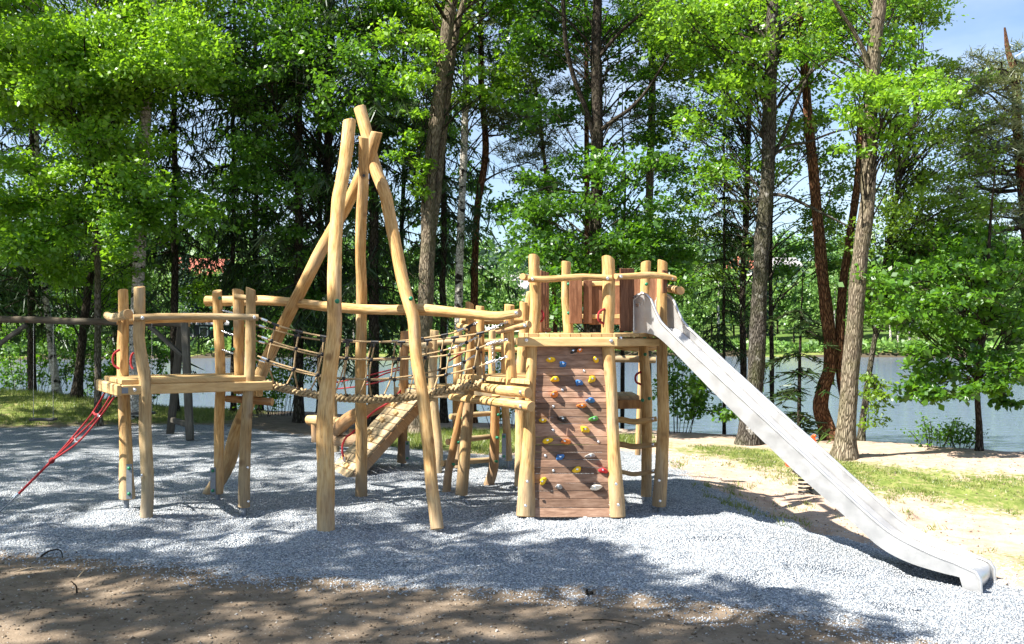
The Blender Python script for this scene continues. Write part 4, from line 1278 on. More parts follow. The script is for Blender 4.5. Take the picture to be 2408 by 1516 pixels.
log('side_rail', tw, [P(1229, 651, 10.8), P(1238, 654, 11.0), P(1245, 655, 11.7)], [.04, .04, .04])
log('slide_rail', tw, [P(1448, 651, 10.62), P(1480, 650, 10.72), P(1520, 648, 10.85), P(1560, 650, 10.98), P(1588, 656, 11.05)], [.036, .04, .042, .042, .034], 'log', ell=.1)
for u, v, Y in ((1252, 657, 10.52), (1429, 655, 10.52), (1460, 651, 10.6), (1580, 655, 11.0)): bolt(tw, P(u, v, Y), (0, -1, 0), .014)
bolt(tw, P(1238, 801, 10.505), (0, -1, 0)); bolt(tw, P(1437, 802, 10.495), (0, -1, 0)); bolt(tw, P(1459, 796, 10.6), (0, -1, 0))
def slat(u, v0, v1, Y, w, yaw=0.0, t=.022):
    a = P(u, v0, Y); c = P(u, v1, Y)
    b = MB(); b.box((a + c) / 2, (0, 0, 1), (math.cos(yaw), math.sin(yaw), 0), (-math.sin(yaw), math.cos(yaw), 0), (a[2] - c[2]) / 2, w / 2, t / 2, .008)
    return b.build('railing_board', M['slat'], tw)
for u, v0, v1, Y, w, yw in ((1354, 656, 762, 12.15, .16, .1), (1382, 660, 762, 12.2, .11, .1), (1403, 653, 764, 12.25, .19, .05), (1450, 650, 764, 12.2, .10, -.05), (1473, 656, 764, 12.2, .12, 0), (1498, 652, 764, 12.15, .12, 0),
                        (1537, 650, 764, 12.0, .12, -.4), (1549, 648, 764, 11.85, .12, -.9)):
    slat(u, v0, v1, Y, w, yw)
for k, (u, Y) in enumerate(((1274, 10.95), (1281, 11.2), (1287, 11.45))): slat(u, 637 + k * 2, 778, Y, .12, 1.35)
slat(1467, 632, 780, 10.85, .115, .6); slat(1483, 632, 780, 10.93, .095, .6); slat(1563, 636, 690, 11.08, .07, .6)
beam(tw, P(1342, 668, 12.28), P(1530, 668, 12.15), .06, .04, 'deck', 'board_batten'); beam(tw, P(1342, 745, 12.28), P(1530, 745, 12.15), .06, .04, 'deck', 'board_batten')
beam(tw, P(1270, 777, 10.98), P(1292, 777, 11.6), .05, .05, 'slat', 'board_batten')
handle(tw, P(1263, 727, 10.68), P(1263, 760, 10.68), (1, -.5, 0)); handle(tw, P(1422, 727, 10.6), P(1420, 762, 10.6), (-1, -.5, 0)); handle(tw, P(1508, 875, 11.6), P(1507, 905, 11.6), (-1, -.2, 0))
# rungs on the back of the tower and the step platform inside
for (v0, v1, w) in ((991, 986, 16), (1049, 1046, 15), (1114, 1108, 12)):
    log('rung', tw, [P(1400, v0 - 2, 11.9), P(1460, v0 - 3, 11.6), P(1490, v0 + 2, 11.5), P(1544, v1, 11.42)], [w / 2 / FPX * 11.5] * 3 + [w / 2.4 / FPX * 11.5], 'log')
    bolt(tw, P(1535, v1, 11.38), (0, -1, 0), .013)
log('cross_log', tw, [P(1430, 845, 12.6), P(1490, 845, 12.6), P(1541, 847, 12.6)], .05, 'log2')
log('cross_log', tw, [P(1440, 812, 12.2), P(1490, 818, 12.2), P(1548, 815, 12.2)], [.05, .045, .05], 'log')
log('cross_log', tw, [P(1236, 832, 10.62), P(1250, 833, 11.2), P(1262, 834, 11.8)], .042)
st = thing('step_platform', 'small lower plank step inside the tower, seen right of the climbing wall', 'platform', (1.0, 12.5, 0))
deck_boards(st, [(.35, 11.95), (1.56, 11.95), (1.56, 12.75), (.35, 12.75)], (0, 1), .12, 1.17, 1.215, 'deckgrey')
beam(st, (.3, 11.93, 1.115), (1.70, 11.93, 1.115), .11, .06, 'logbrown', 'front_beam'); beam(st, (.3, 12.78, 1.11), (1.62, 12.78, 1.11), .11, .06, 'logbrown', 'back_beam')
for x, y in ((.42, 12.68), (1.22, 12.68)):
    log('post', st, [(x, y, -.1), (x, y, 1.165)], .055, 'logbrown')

# ------------------------------------------------------------------ climbing wall
cw = thing('climbing_wall', 'red-brown plank climbing wall dotted with coloured resin holds on the tower front', 'climbing wall', (.65, 10.4, 0))
def W(x, y, off=0.0):
    """position on the wall face from crop coordinates"""
    u = (2050 + x / 1.158) / 1.701; v = (1350 + y / 1.158) / 1.701
    t = np.clip((v - 813) / (1217 - 813), 0, 1)
    return P(u, v, 10.64 - .24 * t - off)
wn3 = np.cross(W(300, 400) - W(300, 100), W(400, 300) - W(100, 300)); wn3 /= np.linalg.norm(wn3)
if wn3[1] > 0: wn3 = -wn3
bd = [40, 82, 145, 178, 227, 253, 281, 305, 332, 370, 400, 462, 498, 533, 567, 603, 631, 676, 713, 750, 790, 835]
for y0, y1 in zip(bd[:-1], bd[1:]):
    ym = (y0 + y1) / 2; t = (ym - 38) / 797
    xl = 108 - 20 * t; xr = 438 + 21 * t
    c0, c1 = W(xl, ym), W(xr, ym); up = W(300, y0) - W(300, y1); h = np.linalg.norm(up); up /= h
    ax = (c1 - c0); l = np.linalg.norm(ax); ax /= l
    b = MB(); b.box((c0 + c1) / 2 - wn3 * (.02 + random.uniform(-.003, .003)), ax, up, wn3, l / 2, h / 2 - .0012, .02, .005)
    pl = b.build('wall_board', M['wall'], cw)
    for x in (xl + 8, xr - 8):
        for yy in ((y0 * .7 + y1 * .3, y0 * .3 + y1 * .7) if y1 - y0 > 34 else (ym,)):
            b = MB(); q = W(x, yy) + wn3 * .003; b.ball(q, .005, 6, 2, (1, 1, .5), wn3, 0, True); b.build('screw', M['chrome'], pl)
def hold(x, y, col, w, h, kind, rot):
    """a resin hold: bulging blob with its own outline and a hollow with a bolt"""
    c = W(x, y) + wn3 * .004
    ax = np.array([1.0, 0, 0]); upv = np.cross(wn3, ax); upv /= np.linalg.norm(upv)
    if upv[2] < 0: upv = -upv
    ca, sa = math.cos(rot), math.sin(rot); A = ax * ca + upv * sa; Bv = -ax * sa + upv * ca
    seg, rings = 14, 6
    r = random.Random(int(x * 7 + y))
    ph = [r.uniform(0, 6.28) for _ in range(4)]
    V = []; F = []
    dep = .045 + .25 * h
    for i in range(rings + 1):
        f = i / rings
        for j in range(seg):
            t = j / seg * 6.2832
            o = 1 + .16 * math.sin(2 * t + ph[0]) + .10 * math.sin(3 * t + ph[1])
            if kind == 'wing': o *= 1 + .35 * math.cos(t) - .22 * math.cos(2 * t + 1)
            if kind == 'bean': o *= 1 - .32 * max(0, math.sin(t + 3.14)) ** 2
            if kind == 'block': o *= .92 / max(abs(math.cos(t)), abs(math.sin(t))) * .95
            k = math.cos(f * 1.5708) ** .55 if i < rings else 0.0
            lip = dep * math.sin(f * 1.5708) * (1 + .35 * math.sin(t))
            V.append(c + (A * math.cos(t) * w * .5 + Bv * math.sin(t) * h * .5) * o * k + wn3 * lip + Bv * .012 * f)
    for i in range(rings):
        for j in range(seg):
            k = (j + 1) % seg; F.append([i * seg + j, i * seg + k, (i + 1) * seg + k, (i + 1) * seg + j])
    b = MB(); b.add(V, F, None, True, 0)
    h_ = b.build('climbing_hold', M['hold_' + col], cw)
    b = MB(); q = c + wn3 * (dep * .95) + Bv * .01; b.tube([q, q + wn3 * .008], .013, 8, True); b.build('bolt', M['chrome'], h_)
    h_['label'] = {'yellow': 'yellow', 'blue': 'blue', 'orangeh': 'orange', 'green2': 'green', 'greyh': 'grey', 'redh': 'red', 'blackh': 'black', 'white': 'cream'}[col] + ' resin climbing hold'
for q in ((280, 67, 'blackh', .09, .05, 'wing', .2), (312, 63, 'orangeh', .08, .05, 'bean', .5), (170, 105, 'yellow', .105, .06, 'wing', -.35), (233, 128, 'blue', .105, .06, 'block', -.1), (385, 106, 'yellow', .06, .085, '', .5),
          (197, 198, 'yellow', .13, .065, 'bean', .05), (308, 212, 'blue', .095, .075, 'block', .1), (368, 196, 'yellow', .10, .08, 'block', 0), (188, 267, 'orangeh', .11, .07, 'wing', .2), (354, 293, 'blue', .11, .06, 'wing', -.2),
          (320, 320, 'orangeh', .12, .055, 'bean', -.1), (140, 387, 'yellow', .09, .05, '', .1), (232, 380, 'blackh', .125, .075, '', 0), (376, 380, 'green2', .11, .075, 'bean', .2), (336, 428, 'yellow', .12, .075, 'block', 0),
          (162, 480, 'yellow', .12, .075, '', .2), (240, 484, 'orangeh', .125, .06, 'wing', -.2), (220, 556, 'blue', .105, .075, 'block', 0), (360, 551, 'greyh', .13, .06, 'bean', 0), (298, 614, 'yellow', .115, .07, '', .1),
          (414, 616, 'redh', .10, .065, 'wing', -.6), (138, 669, 'yellow', .11, .06, 'wing', .5), (210, 692, 'greyh', .10, .05, 'wing', -.2), (378, 696, 'white', .18, .055, 'wing', 0)):
    hold(q[0], q[1], q[2], q[3] * .88, q[4] * .88, q[5], q[6])
for x, y in ((332, 156), (231, 244), (189, 320), (188, 430), (398, 484), (152, 549), (189, 618)):
    bolt(cw, W(x, y) + wn3 * .003, wn3, .012, 'chrome', 'spare_bolt')

# ------------------------------------------------------------------ slide
sd = thing('steel_slide', 'long stainless steel slide running from the tower down to the gravel on the right', 'slide', (2.8, 9.9, -.2))
ang = R(39); sdv = np.array([math.cos(ang), -math.sin(ang), 0]); swv = np.array([math.sin(ang), math.cos(ang), 0])
s0 = np.array([1.36, 10.95, 0]); SW = .50
def dense(pts, step=.05):
    p3 = np.array([[a, 0, b] for a, b in pts]); c = catmull(p3, step); return c[:, [0, 2]]
rim = dense([(0, 2.40), (.07, 2.435), (.15, 2.425), (.222, 2.364), (.271, 2.26), (.341, 2.125), (.473, 2.00), (.95, 1.605), (1.502, 1.16), (1.95, .80), (2.339, .485), (2.62, .26), (2.85, .105), (3.2, -.03), (3.5, -.10), (3.58, -.125)])
low = dense([(0, 1.985), (.22, 1.98), (.407, 1.877), (.95, 1.40), (1.502, .926), (2.0, .52), (2.469, .165), (2.726, -.03), (2.993, -.135), (3.33, -.19), (3.46, -.20)])
bed = dense([(0, 2.0), (.25, 2.0), (.42, 1.90), (.95, 1.455), (1.502, .985), (2.0, .575), (2.469, .215), (2.726, .025), (2.993, -.085), (3.33, -.15), (3.50, -.165), (3.56, -.20), (3.575, -.26), (3.55, -.32)])
def S(s, z, w): return s0 + sdv * s + swv * w + np.array([0, 0, z])
GEND = -.42
def side(w, nm):
    b = MB(); n = 64
    ss = np.linspace(0, 3.60, n); rz = np.interp(ss, rim[:, 0], rim[:, 1]); lz = np.interp(ss, low[:, 0], low[:, 1])
    lz = np.where(ss > 3.36, np.interp(ss, [3.36, 3.44, 3.49, 3.6], [-.19, -.20, GEND, GEND]), lz)
    rz = np.where(ss > 3.5, np.interp(ss, [3.5, 3.56, 3.59, 3.60], [-.10, -.125, -.16, -.20]), rz)
    V = []
    for o in (-.006, .006):
        for s, r_, l_ in zip(ss, rz, lz): V += [S(s, l_, w + o), S(s, r_, w + o)]
    F = []
    for i in range(n - 1):
        a = 2 * i; F.append([a, a + 2, a + 3, a + 1]); a += 2 * n; F.append([a + 1, a + 3, a + 2, a])
        a = 2 * i; F.append([a + 2 * n, a + 2 + 2 * n, a + 2, a])
    for i in (0, n - 1):
        a = 2 * i; F.append([a, a + 1, a + 1 + 2 * n, a + 2 * n])
    b.add(V, F, [[(V[k][0], V[k][2]) for k in f] for f in F], False, 0)
    ob = b.build('side_panel', M['slide'], sd)
    b = MB()
    pts = [S(0.0, 2.0, w), S(-.005, 2.36, w)] + [S(s, r_, w) for s, r_ in zip(ss[2:-4:1], rz[2:-4:1])] + [S(3.565, -.135, w), S(3.60, -.19, w), S(3.605, -.30, w), S(3.595, GEND, w)]
    b.tube(np.array(pts), .017, 8, True); b.build('rim_tube', M['slide'], ob)
    return ob
m, nt, p, o = mat('brushed_slide_steel')
tc = nt.nodes.new('ShaderNodeTexCoord').outputs['Object']
g = noise(nt, mapping(nt, tc, (3, 3, 3)), 2, 5, 0.6); g2 = noise(nt, mapping(nt, tc, (60, 60, 60)), 1, 2)
nt.links.new(ramp(nt, g, [(0.3, (0.56, 0.56, 0.56)), (0.7, (0.65, 0.645, 0.64))]), p.inputs['Base Color'])
p.inputs['Metallic'].default_value = 0.8
nt.links.new(ramp(nt, g, [(0.3, 0.30), (0.7, 0.46)]), p.inputs['Roughness'])
bump(nt, p, g2, 0.06, 0.003)
M['slide'] = m
side(0.0, 'near'); side(SW, 'far')
b = MB(); n = len(bed); wsn = np.array([0.02, .05, .12, .25, .38, .45, .48]); zo = np.array([.035, .008, 0, 0, 0, .008, .035])
V = []
for s, z in bed:
    for w, q in zip(wsn, zo): V.append(S(s, z + q, w))
k = len(wsn); F = []
for i in range(n - 1):
    for j in range(k - 1): F.append([i * k + j, (i + 1) * k + j, (i + 1) * k + j + 1, i * k + j + 1])
b.add(V, F, None, True, 0); b.build('slide_bed', M['slide'], sd)
b = MB(); b.box(S(.06, 2.30, -.008), sdv, (0, 0, 1), swv, .022, .02, .0015, .0005); b.build('label_plate', M['chrome'], sd)

# ------------------------------------------------------------------ spring rider behind the slide
sr = thing('spring_rider', 'orange spring rocker mostly hidden behind the slide, its fin showing', 'spring rider', (4.1, 13.5, gz(4.1, 13.5)))
g0 = gz(4.05, 13.5); b = MB(); t = np.linspace(0, 5 * 6.283, 90); b.tube([(4.05 + .09 * math.cos(q), 13.5 + .09 * math.sin(q), g0 + q / 31.4 * .27) for q in t], .014, 6, True); b.build('spring', M['black'], sr)
def plate(name, pts, y, th, mm, holes=()):
    b = MB(); n = len(pts)
    V = [P(u, v, y) for u, v in pts]; V = np.array(V); V2 = V + [0, th, 0]
    F = [list(range(n)), list(range(2 * n - 1, n - 1, -1))] + [[i, n + i, n + (i + 1) % n, (i + 1) % n] for i in range(n)]
    b.add(np.vstack([V, V2]), F); return b.build(name, M[mm], sr)
plate('body', [(1850, 1098), (1845, 1075), (1860, 1062), (1890, 1060), (1912, 1052), (1924, 1054), (1926, 1070), (1910, 1092), (1880, 1102)], 13.4, .06, 'orange')
plate('fin', [(1896, 1062), (1900, 1040), (1908, 1028), (1915, 1022), (1917, 1030), (1920, 1042), (1924, 1056)], 13.43, .03, 'orange')
b = MB(); q = P(1913, 1043, 13.43); b.tube([q + [0, -.008, 0], q + [0, .004, 0]], .016, 10, True); b.build('hole_rim', M['white_paint'] if 'white_paint' in M else M['hold_white'], sr)
b = MB(); q = P(1916, 1026, 13.43); b.ball(q, .022, 8, 5); b.build('knob', M['orange'], sr)
b = MB(); b.box((4.05, 13.43, g0 + .31), (1, 0, 0), (0, 1, 0), (0, 0, 1), .17, .11, .02, .01); b.build('seat', M['black'], sr)

# ------------------------------------------------------------------ old swing frame with two swings
sw = thing('swing_set', 'old timber swing frame with shade-darkened beam standing behind the left platform', 'swing set', (-8.5, 18, 0))
log('top_beam', sw, [P(-160, 749, 18.0), P(0, 752, 18.0), P(200, 757, 18.0), P(445, 763, 18.1)], .068, 'logshade')
M_g = M['greyold']
beam(sw, P(434, 745, 18.1), P(447, 1036, 17.75), .11, .13, 'greyold', 'leg', .01, (0, 1, 0))
beam(sw, P(428, 758, 18.2), P(400, 1022, 18.9), .11, .13, 'greyold', 'leg', .01, (0, 1, 0))
beam(sw, P(404, 988, 18.75), P(444, 1000, 17.8), .10, .08, 'greyold', 'cross_bar')
beam(sw, P(352, 768, 18.05), P(430, 838, 18.0), .11, .07, 'greyold', 'brace', .01, (0, 1, 0))
beam(sw, P(62, 764, 18.05), P(-40, 838, 18.0), .11, .07, 'greyold', 'brace', .01, (0, 1, 0))
beam(sw, P(-100, 745, 18.1), P(-120, 1036, 17.75), .11, .13, 'greyold', 'leg', .01, (0, 1, 0)); beam(sw, P(-104, 758, 18.2), P(-140, 1022, 18.9), .11, .13, 'greyold', 'leg', .01, (0, 1, 0))
for i, (uu, vv, lab) in enumerate(((101, 987, 'black swing seat hanging on two chains in front of the grassy hump'), (333, 972, 'dark swing seat on chains half hidden behind the left platform posts'))):
    s_ = thing('swing', lab, 'swing', P(uu, vv, 18.0), 'swings of the old frame')
    a = P(uu - 26, vv, 18.0); c = P(uu + 28, vv, 18.0)
    b = MB(); b.box((a + c) / 2, (1, 0, 0), (0, 1, 0), (0, 0, 1), .225, .09, .022, .015); b.build('seat', M['black'], s_)
    for q in (a + [.03, 0, 0], c - [.03, 0, 0]):
        chain('chain', s_, q, [q[0], 18.0, 2.13], .006, .05)
# ------------------------------------------------------------------ trees
def leaf_cloud(centres, radii, counts, size, flat=0.55, up=0.75, tone=None, per=26):
    """leaves spread through a set of clumps -> arrays for card_mesh"""
    Cs, Lv = [], []
    for i, (c, r, n) in enumerate(zip(centres, radii, counts)):
        n = int(n)
        # sub-sprays inside the clump make light and dark tufts and gaps
        k = max(3, int(n / per))
        sub = rng.normal(0, 1, (k, 3)); sub /= np.maximum(np.linalg.norm(sub, axis=1, keepdims=True), 1e-6)
        sub *= (rng.random((k, 1)) ** 0.45) * r
        sub[:, 2] *= flat
        w = rng.integers(0, k, n)
        sp = rng.normal(0, 1, (n, 3)) * [r * 0.17 + .03, r * 0.17 + .03, r * 0.07 + .015]
        Cs.append(np.asarray(c) + sub[w] + sp)
        base = rng.normal(0.5, 0.16) if tone is None else tone[i]
        Lv.append(np.clip(base + rng.normal(0, 0.09, k)[w] + rng.normal(0, 0.14, n), 0, 1))
    C = np.vstack(Cs); lv = np.concatenate(Lv); n = len(C)
    N = rng.normal(0, 0.55, (n, 3)) + [0, 0, up]
    D = rng.normal(0, 1, (n, 3)); D -= N * np.sum(D * N, 1, keepdims=True) / np.sum(N * N, 1, keepdims=True)
    D[:, 2] -= 0.25
    L = size * np.clip(rng.lognormal(-.05, .32, n), .4, 1.7)
    return C, D, N, L, L * rng.uniform(0.55, 0.8, n), lv


def limb_path(a, b, sag=0.12, wob=0.12):
    a = np.asarray(a, float); b = np.asarray(b, float); d = b - a; l = np.linalg.norm(d)
    pts = [a]
    for t in (0.3, 0.6, 0.85):
        pts.append(a + d * t + rng.normal(0, wob * 0.3 * l, 3) * [1, 1, .6] + [0, 0, sag * l * math.sin(t * 3.14)])
    return pts + [b]


class Tree:
    def __init__(self, name, label, path, Y, w, bark, cat='tree', y_top=None, group=None, sink=0.3, top=None, rough=.10):
        """path: picture points bottom to top; Y distance of the foot; w widths in px at the foot ... top"""
        self.name = name
        foot_ = P(path[0][0], path[0][1], Y); z = gz(foot_[0], foot_[1])
        self.t = thing(name, label, cat, (foot_[0], foot_[1], z), group)
        n = len(path); Ys = np.linspace(Y, Y if y_top is None else y_top, n)
        pts = [P(u, v, y) for (u, v), y in zip(path, Ys)]
        pts[0][2] = z - sink
        r = np.interp(np.linspace(0, 1, n), np.linspace(0, 1, len(w)), w) * .5 / FPX * Y
        if top is not None:                       # the trunk goes on above the picture
            last = pts[-1]; d = pts[-1] - pts[-2]; d /= np.linalg.norm(d)
            pts.append(last + d * (top - last[2]) * 0.5 + rng.normal(0, .15, 3)); pts.append(last + d * (top - last[2]) + rng.normal(0, .25, 3))
            r = np.concatenate([r, [r[-1] * .7, r[-1] * .25]])
        r = np.asarray(r)
        pts = np.array(pts)
        # flare at the foot
        pth = catmull(pts, 0.16); rr = interp_r(pth, pts, r)
        hgt = pth[:, 2] - z
        rr = rr * (1 + 0.55 * np.exp(-np.maximum(hgt, 0) / 0.22))
        b = MB(); b.tube(pth, rr, 12, True, 0, 0, rough, .05)
        self.trunk = b.build('trunk', M[bark], self.t)
        self.pth = pth; self.rr = rr; self.bark = bark
        self.lb = MB(); self.nl = 0
        self.cl = []; self.cr = []; self.cn = []; self.tone = []

    def at_z(self, z):
        i = int(np.argmin(np.abs(self.pth[:, 2] - z))); return self.pth[i], self.rr[i]

    def limb(self, pts, r0, r1, own=True):
        path = catmull(np.asarray(pts, float), 0.18); rr = np.linspace(r0, r1, len(path))
        if own:
            b = MB(); b.tube(path, rr, 8, True, 0, 0, .12); b.build('limb', M[self.bark], self.t)
        else:
            self.lb.tube(path, rr, 5, False); self.nl += 1
        return path

    def pix_limb(self, pts, Ys, w0, w1):
        q = [P(u, v, y) for (u, v), y in zip(pts, np.linspace(Ys[0], Ys[1], len(pts)))]
        return self.limb(q, w0 * .5 / FPX * Ys[0], w1 * .5 / FPX * Ys[1])

    def clump(self, c, r, n, tone=None, twig=True):
        self.cl.append(np.asarray(c, float)); self.cr.append(r); self.cn.append(n); self.tone.append(rng.normal(.5, .17) if tone is None else tone + rng.normal(0, .08))
        if twig:
            c = np.asarray(c, float)
            tz = c[2] - rng.uniform(0.2, 1.2) - 0.25 * np.hypot(*(c[:2] - self.pth[0][:2]))
            a, rr = self.at_z(max(tz, self.pth[0][2] + getattr(self, 'zmin', 1.5)))
            l = np.linalg.norm(c - a)
            self.limb(limb_path(a, c), min(.008 + .005 * l, rr * .5), .004, False)
            for _ in range(3):
                e = c + rng.normal(0, 1, 3) * r * [.75, .75, .35]
                self.limb([c - (c - a) / max(l, .1) * min(.5, l * .4), (c + e) / 2 + rng.normal(0, .06, 3), e], .007, .003, False)

    def area(self, box, n, r, leaves, Yr, tone=None):  # tone puts lit tops and shaded lower clumps into leaf colour
        """clumps spread over a picture rectangle (u0,v0,u1,v1) between two distances"""
        u0, v0, u1, v1 = box
        for i in range(n):
            self.clump(P(rng.uniform(u0, u1), rng.uniform(v0, v1), rng.uniform(*Yr)), r * rng.uniform(.7, 1.25), leaves * rng.uniform(.7, 1.3), tone)

    def above(self, z0, z1, rad, n, r, leaves, off=(0, 0)):
        for i in range(n):
            z = rng.uniform(z0, z1); a, _ = self.at_z(z)
            t = rng.uniform(0, 6.28); q = rad * math.sqrt(rng.random()) * (1 - .5 * max(0, (z - z0) / (z1 - z0) - .5))
            self.clump([a[0] + off[0] + q * math.cos(t), a[1] + off[1] + q * math.sin(t), z], r * rng.uniform(.7, 1.25), leaves * rng.uniform(.7, 1.3))

    def finish(self, leaf, size, flat=.55, up=.75, per=26):
        if self.nl:
            self.lb.build('branches', M['bark_dark'], self.t)['kind'] = 'stuff'
        if self.cl:
            C, D, N, L, W, lv = leaf_cloud(self.cl, self.cr, self.cn, size, flat, up, self.tone, per)
            me = card_mesh('crown', C - ORG[self.t.name], D, N, L, W, M[leaf], lv)
            o = bpy.data.objects.new('crown', me); COL.objects.link(o); o.parent = self.t
        return self.t


# ---- spruce: drooping boughs hung with twigs
def spruce_arrays(h, z0, rad, seed, dens=1.0, bare=0.4):
    g = np.random.default_rng(seed)
    Cs, Ds, Ns, Ls, Ws, Lv = [], [], [], [], [], []
    sticks = []
    z = z0
    while z < h - .4:
        f = (z - z0) / (h - z0)
        nb = g.integers(4, 7)
        for k in range(nb):
            l = rad * (1 - f) ** .75 * g.uniform(.55, 1.1) + .25
            if f < .22 and g.random() < bare: l *= g.uniform(.4, .8)
            az = g.uniform(0, 6.28); dz = g.uniform(-.15, .12)
            n = max(4, int(l / .14))
            t = np.linspace(0.05, 1, n)
            droop = -.38 * l * t ** 1.6 + .10 * l * np.maximum(0, t - .7)
            px = np.cos(az) * l * t; py = np.sin(az) * l * t; pz = z + dz * l * t + droop
            pt = np.stack([px, py, pz], 1)
            sticks.append(pt[:: max(1, n // 4)])
            m_ = int(n * 7 * dens)
            i = g.integers(0, n, m_)
            side = g.choice([-1, 1], m_)
            Dd = np.stack([np.cos(az) * .35 - np.sin(az) * side * .8, np.sin(az) * .35 + np.cos(az) * side * .8, -g.uniform(.3, 2.0, m_)], 1) + g.normal(0, .2, (m_, 3))
            Cs.append(pt[i] + g.normal(0, .035, (m_, 3))); Ds.append(Dd)
            Ns.append(g.normal(0, 1, (m_, 3)) + [0, 0, .4]); Ls.append(g.uniform(.14, .48, m_) * (1 - .4 * f)); Ws.append(g.uniform(.02, .05, m_))
            Lv.append(np.clip(g.normal(.45, .12) + .25 * t[i] - .1 + g.normal(0, .15, m_), 0, 1))
        z += g.uniform(.28, .5) * (1 + .2 * f)
    return (np.vstack(Cs), np.vstack(Ds), np.vstack(Ns), np.concatenate(Ls), np.concatenate(Ws), np.concatenate(Lv)), sticks


SPR = []
for sd_, (h, z0, rad, den) in enumerate(((21, 2.6, 2.2, .54), (19, 3.6, 1.9, .5), (22, 1.9, 2.4, .58))):
    (C, D, N, L, W, lv), st_ = spruce_arrays(h, z0, rad, 40 + sd_, den)
    me = card_mesh('crown', C, D, N, L, W, M['spruce'], lv, 'strip')
    b = MB()
    for q in st_:
        if len(q) > 1: b.tube(q, np.linspace(.018, .004, len(q)), 4, False)
    bo = b.build('branches', M['bark_dark'], None, (0, 0, 0)); bme = bo.data; bpy.data.objects.remove(bo)
    SPR.append((me, bme, h))


def spruce(label, u, v, Y, w, kind, rot, bark='bark_dark', scale=1.0, lean=0.0):
    ft = P(u, v, Y); z = gz(ft[0], ft[1])
    t = thing('spruce_tree', label, 'tree', (ft[0], ft[1], z), 'spruces on the bank')
    me, bme, h = SPR[kind]
    r = w * .5 / FPX * Y
    b = MB(); k = 26
    zz = np.concatenate([[-.3, 0, .15, .5], np.linspace(1, h * scale, k)])
    pts = np.stack([ft[0] + lean * zz, np.full(len(zz), ft[1]), z + zz], 1) + np.concatenate([np.zeros((4, 3)), rng.normal(0, .012, (k, 3))])
    rr = r * np.clip(1 - zz / (h * scale) * .95, .05, 1) * (1 + .5 * np.exp(-np.maximum(zz, 0) / .2))
    b.tube(pts, rr, 10, True, 0, 0, .08); b.build('trunk', M[bark], t)
    for nm, md in (('crown', me), ('branches', bme)):
        o = bpy.data.objects.new(nm, md); COL.objects.link(o); o.parent = t; o.rotation_euler = (0, 0, rot); o.scale = (scale,) * 3
        if nm == 'branches': o['kind'] = 'stuff'
    return t


# ---- pine tufts
def pine_crown(tr, tufts, needle=.13, per=46, m='pine'):
    n = len(tufts) * per
    C0 = np.repeat(np.array([q[0] for q in tufts]), per, 0); r = np.repeat(np.array([q[1] for q in tufts]), per)
    D = rng.normal(0, 1, (n, 3)); D /= np.linalg.norm(D, axis=1, keepdims=True); D[:, 2] = np.abs(D[:, 2]) * .8 + .05
    C = C0 + rng.normal(0, 1, (n, 3)) * (r * .42)[:, None] * [1, 1, .45]
    tone = np.repeat(rng.normal(.5, .2, len(tufts)), per)
    me = card_mesh('crown', C - ORG[tr.t.name], D, rng.normal(0, 1, (n, 3)), needle * rng.uniform(.7, 1.4, n), rng.uniform(.012, .024, n), M[m], np.clip(tone + rng.normal(0, .15, n), 0, 1), 'strip')
    o = bpy.data.objects.new('crown', me); COL.objects.link(o); o.parent = tr.t


def pine(label, path, Y, w, areas, bark='bark_pine', top=16, extra=0, name='pine_tree', lo=6.5, rad=2.2, **kw):
    tr = Tree(name, label, path, Y, w, bark, top=top, **kw)
    tufts = []
    spots = []
    for box, n in areas:
        for _ in range(n):
            spots.append(P(rng.uniform(box[0], box[2]), rng.uniform(box[1], box[3]), Y + rng.uniform(-1.2, 1.2)))
    for _ in range(extra):
        z = rng.uniform(lo, top); a, _r = tr.at_z(z); t = rng.uniform(0, 6.28); q = rng.uniform(.4, rad)
        spots.append(a + [q * math.cos(t), q * math.sin(t), rng.uniform(-.2, .5)])
    for c in spots:
        a, rr = tr.at_z(max(c[2] - rng.uniform(-.3, .6), 2.5)); l = np.linalg.norm(c - a)
        tr.limb(limb_path(a, c, .02, .2), min(.012 + .012 * l, rr * .6), .008, False)
        for _ in range(7):
            e = c + rng.normal(0, 1, 3) * [.42, .42, .16]
            tr.limb([c - (c - a) * .15, e], .006, .003, False); tufts.append((e, rng.uniform(.16, .34)))
    pine_crown(tr, tufts)
    tr.finish('pine', .1)
    return tr


# ================= the near trees, left to right
# bright oak at the left
t = Tree('oak_tree', 'slim dark-stemmed oak with the bright yellow-green crown at the left', [(231, 962), (230, 860), (230, 700), (229, 560), (232, 420), (236, 335)], 19.6, [17, 15, 14, 13], 'bark_oak', top=9.0)
t.zmin = 4.4
t.pix_limb([(236, 335), (225, 300), (195, 262), (160, 248), (110, 215)], (19.6, 19.0), 9, 4)
t.pix_limb([(236, 335), (249, 270), (252, 230), (275, 180), (300, 120)], (19.6, 19.8), 10, 4)
t.pix_limb([(252, 232), (300, 200), (350, 165)], (19.8, 19.2), 6, 3)
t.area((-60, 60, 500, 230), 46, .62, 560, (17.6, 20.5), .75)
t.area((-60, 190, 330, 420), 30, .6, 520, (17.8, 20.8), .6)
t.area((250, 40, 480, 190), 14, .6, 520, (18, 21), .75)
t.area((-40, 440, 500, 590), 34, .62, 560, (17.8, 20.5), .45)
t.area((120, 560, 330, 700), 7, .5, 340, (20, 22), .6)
t.above(8, 10.5, 3.2, 20, .8, 500)
t.finish('oak', .09)
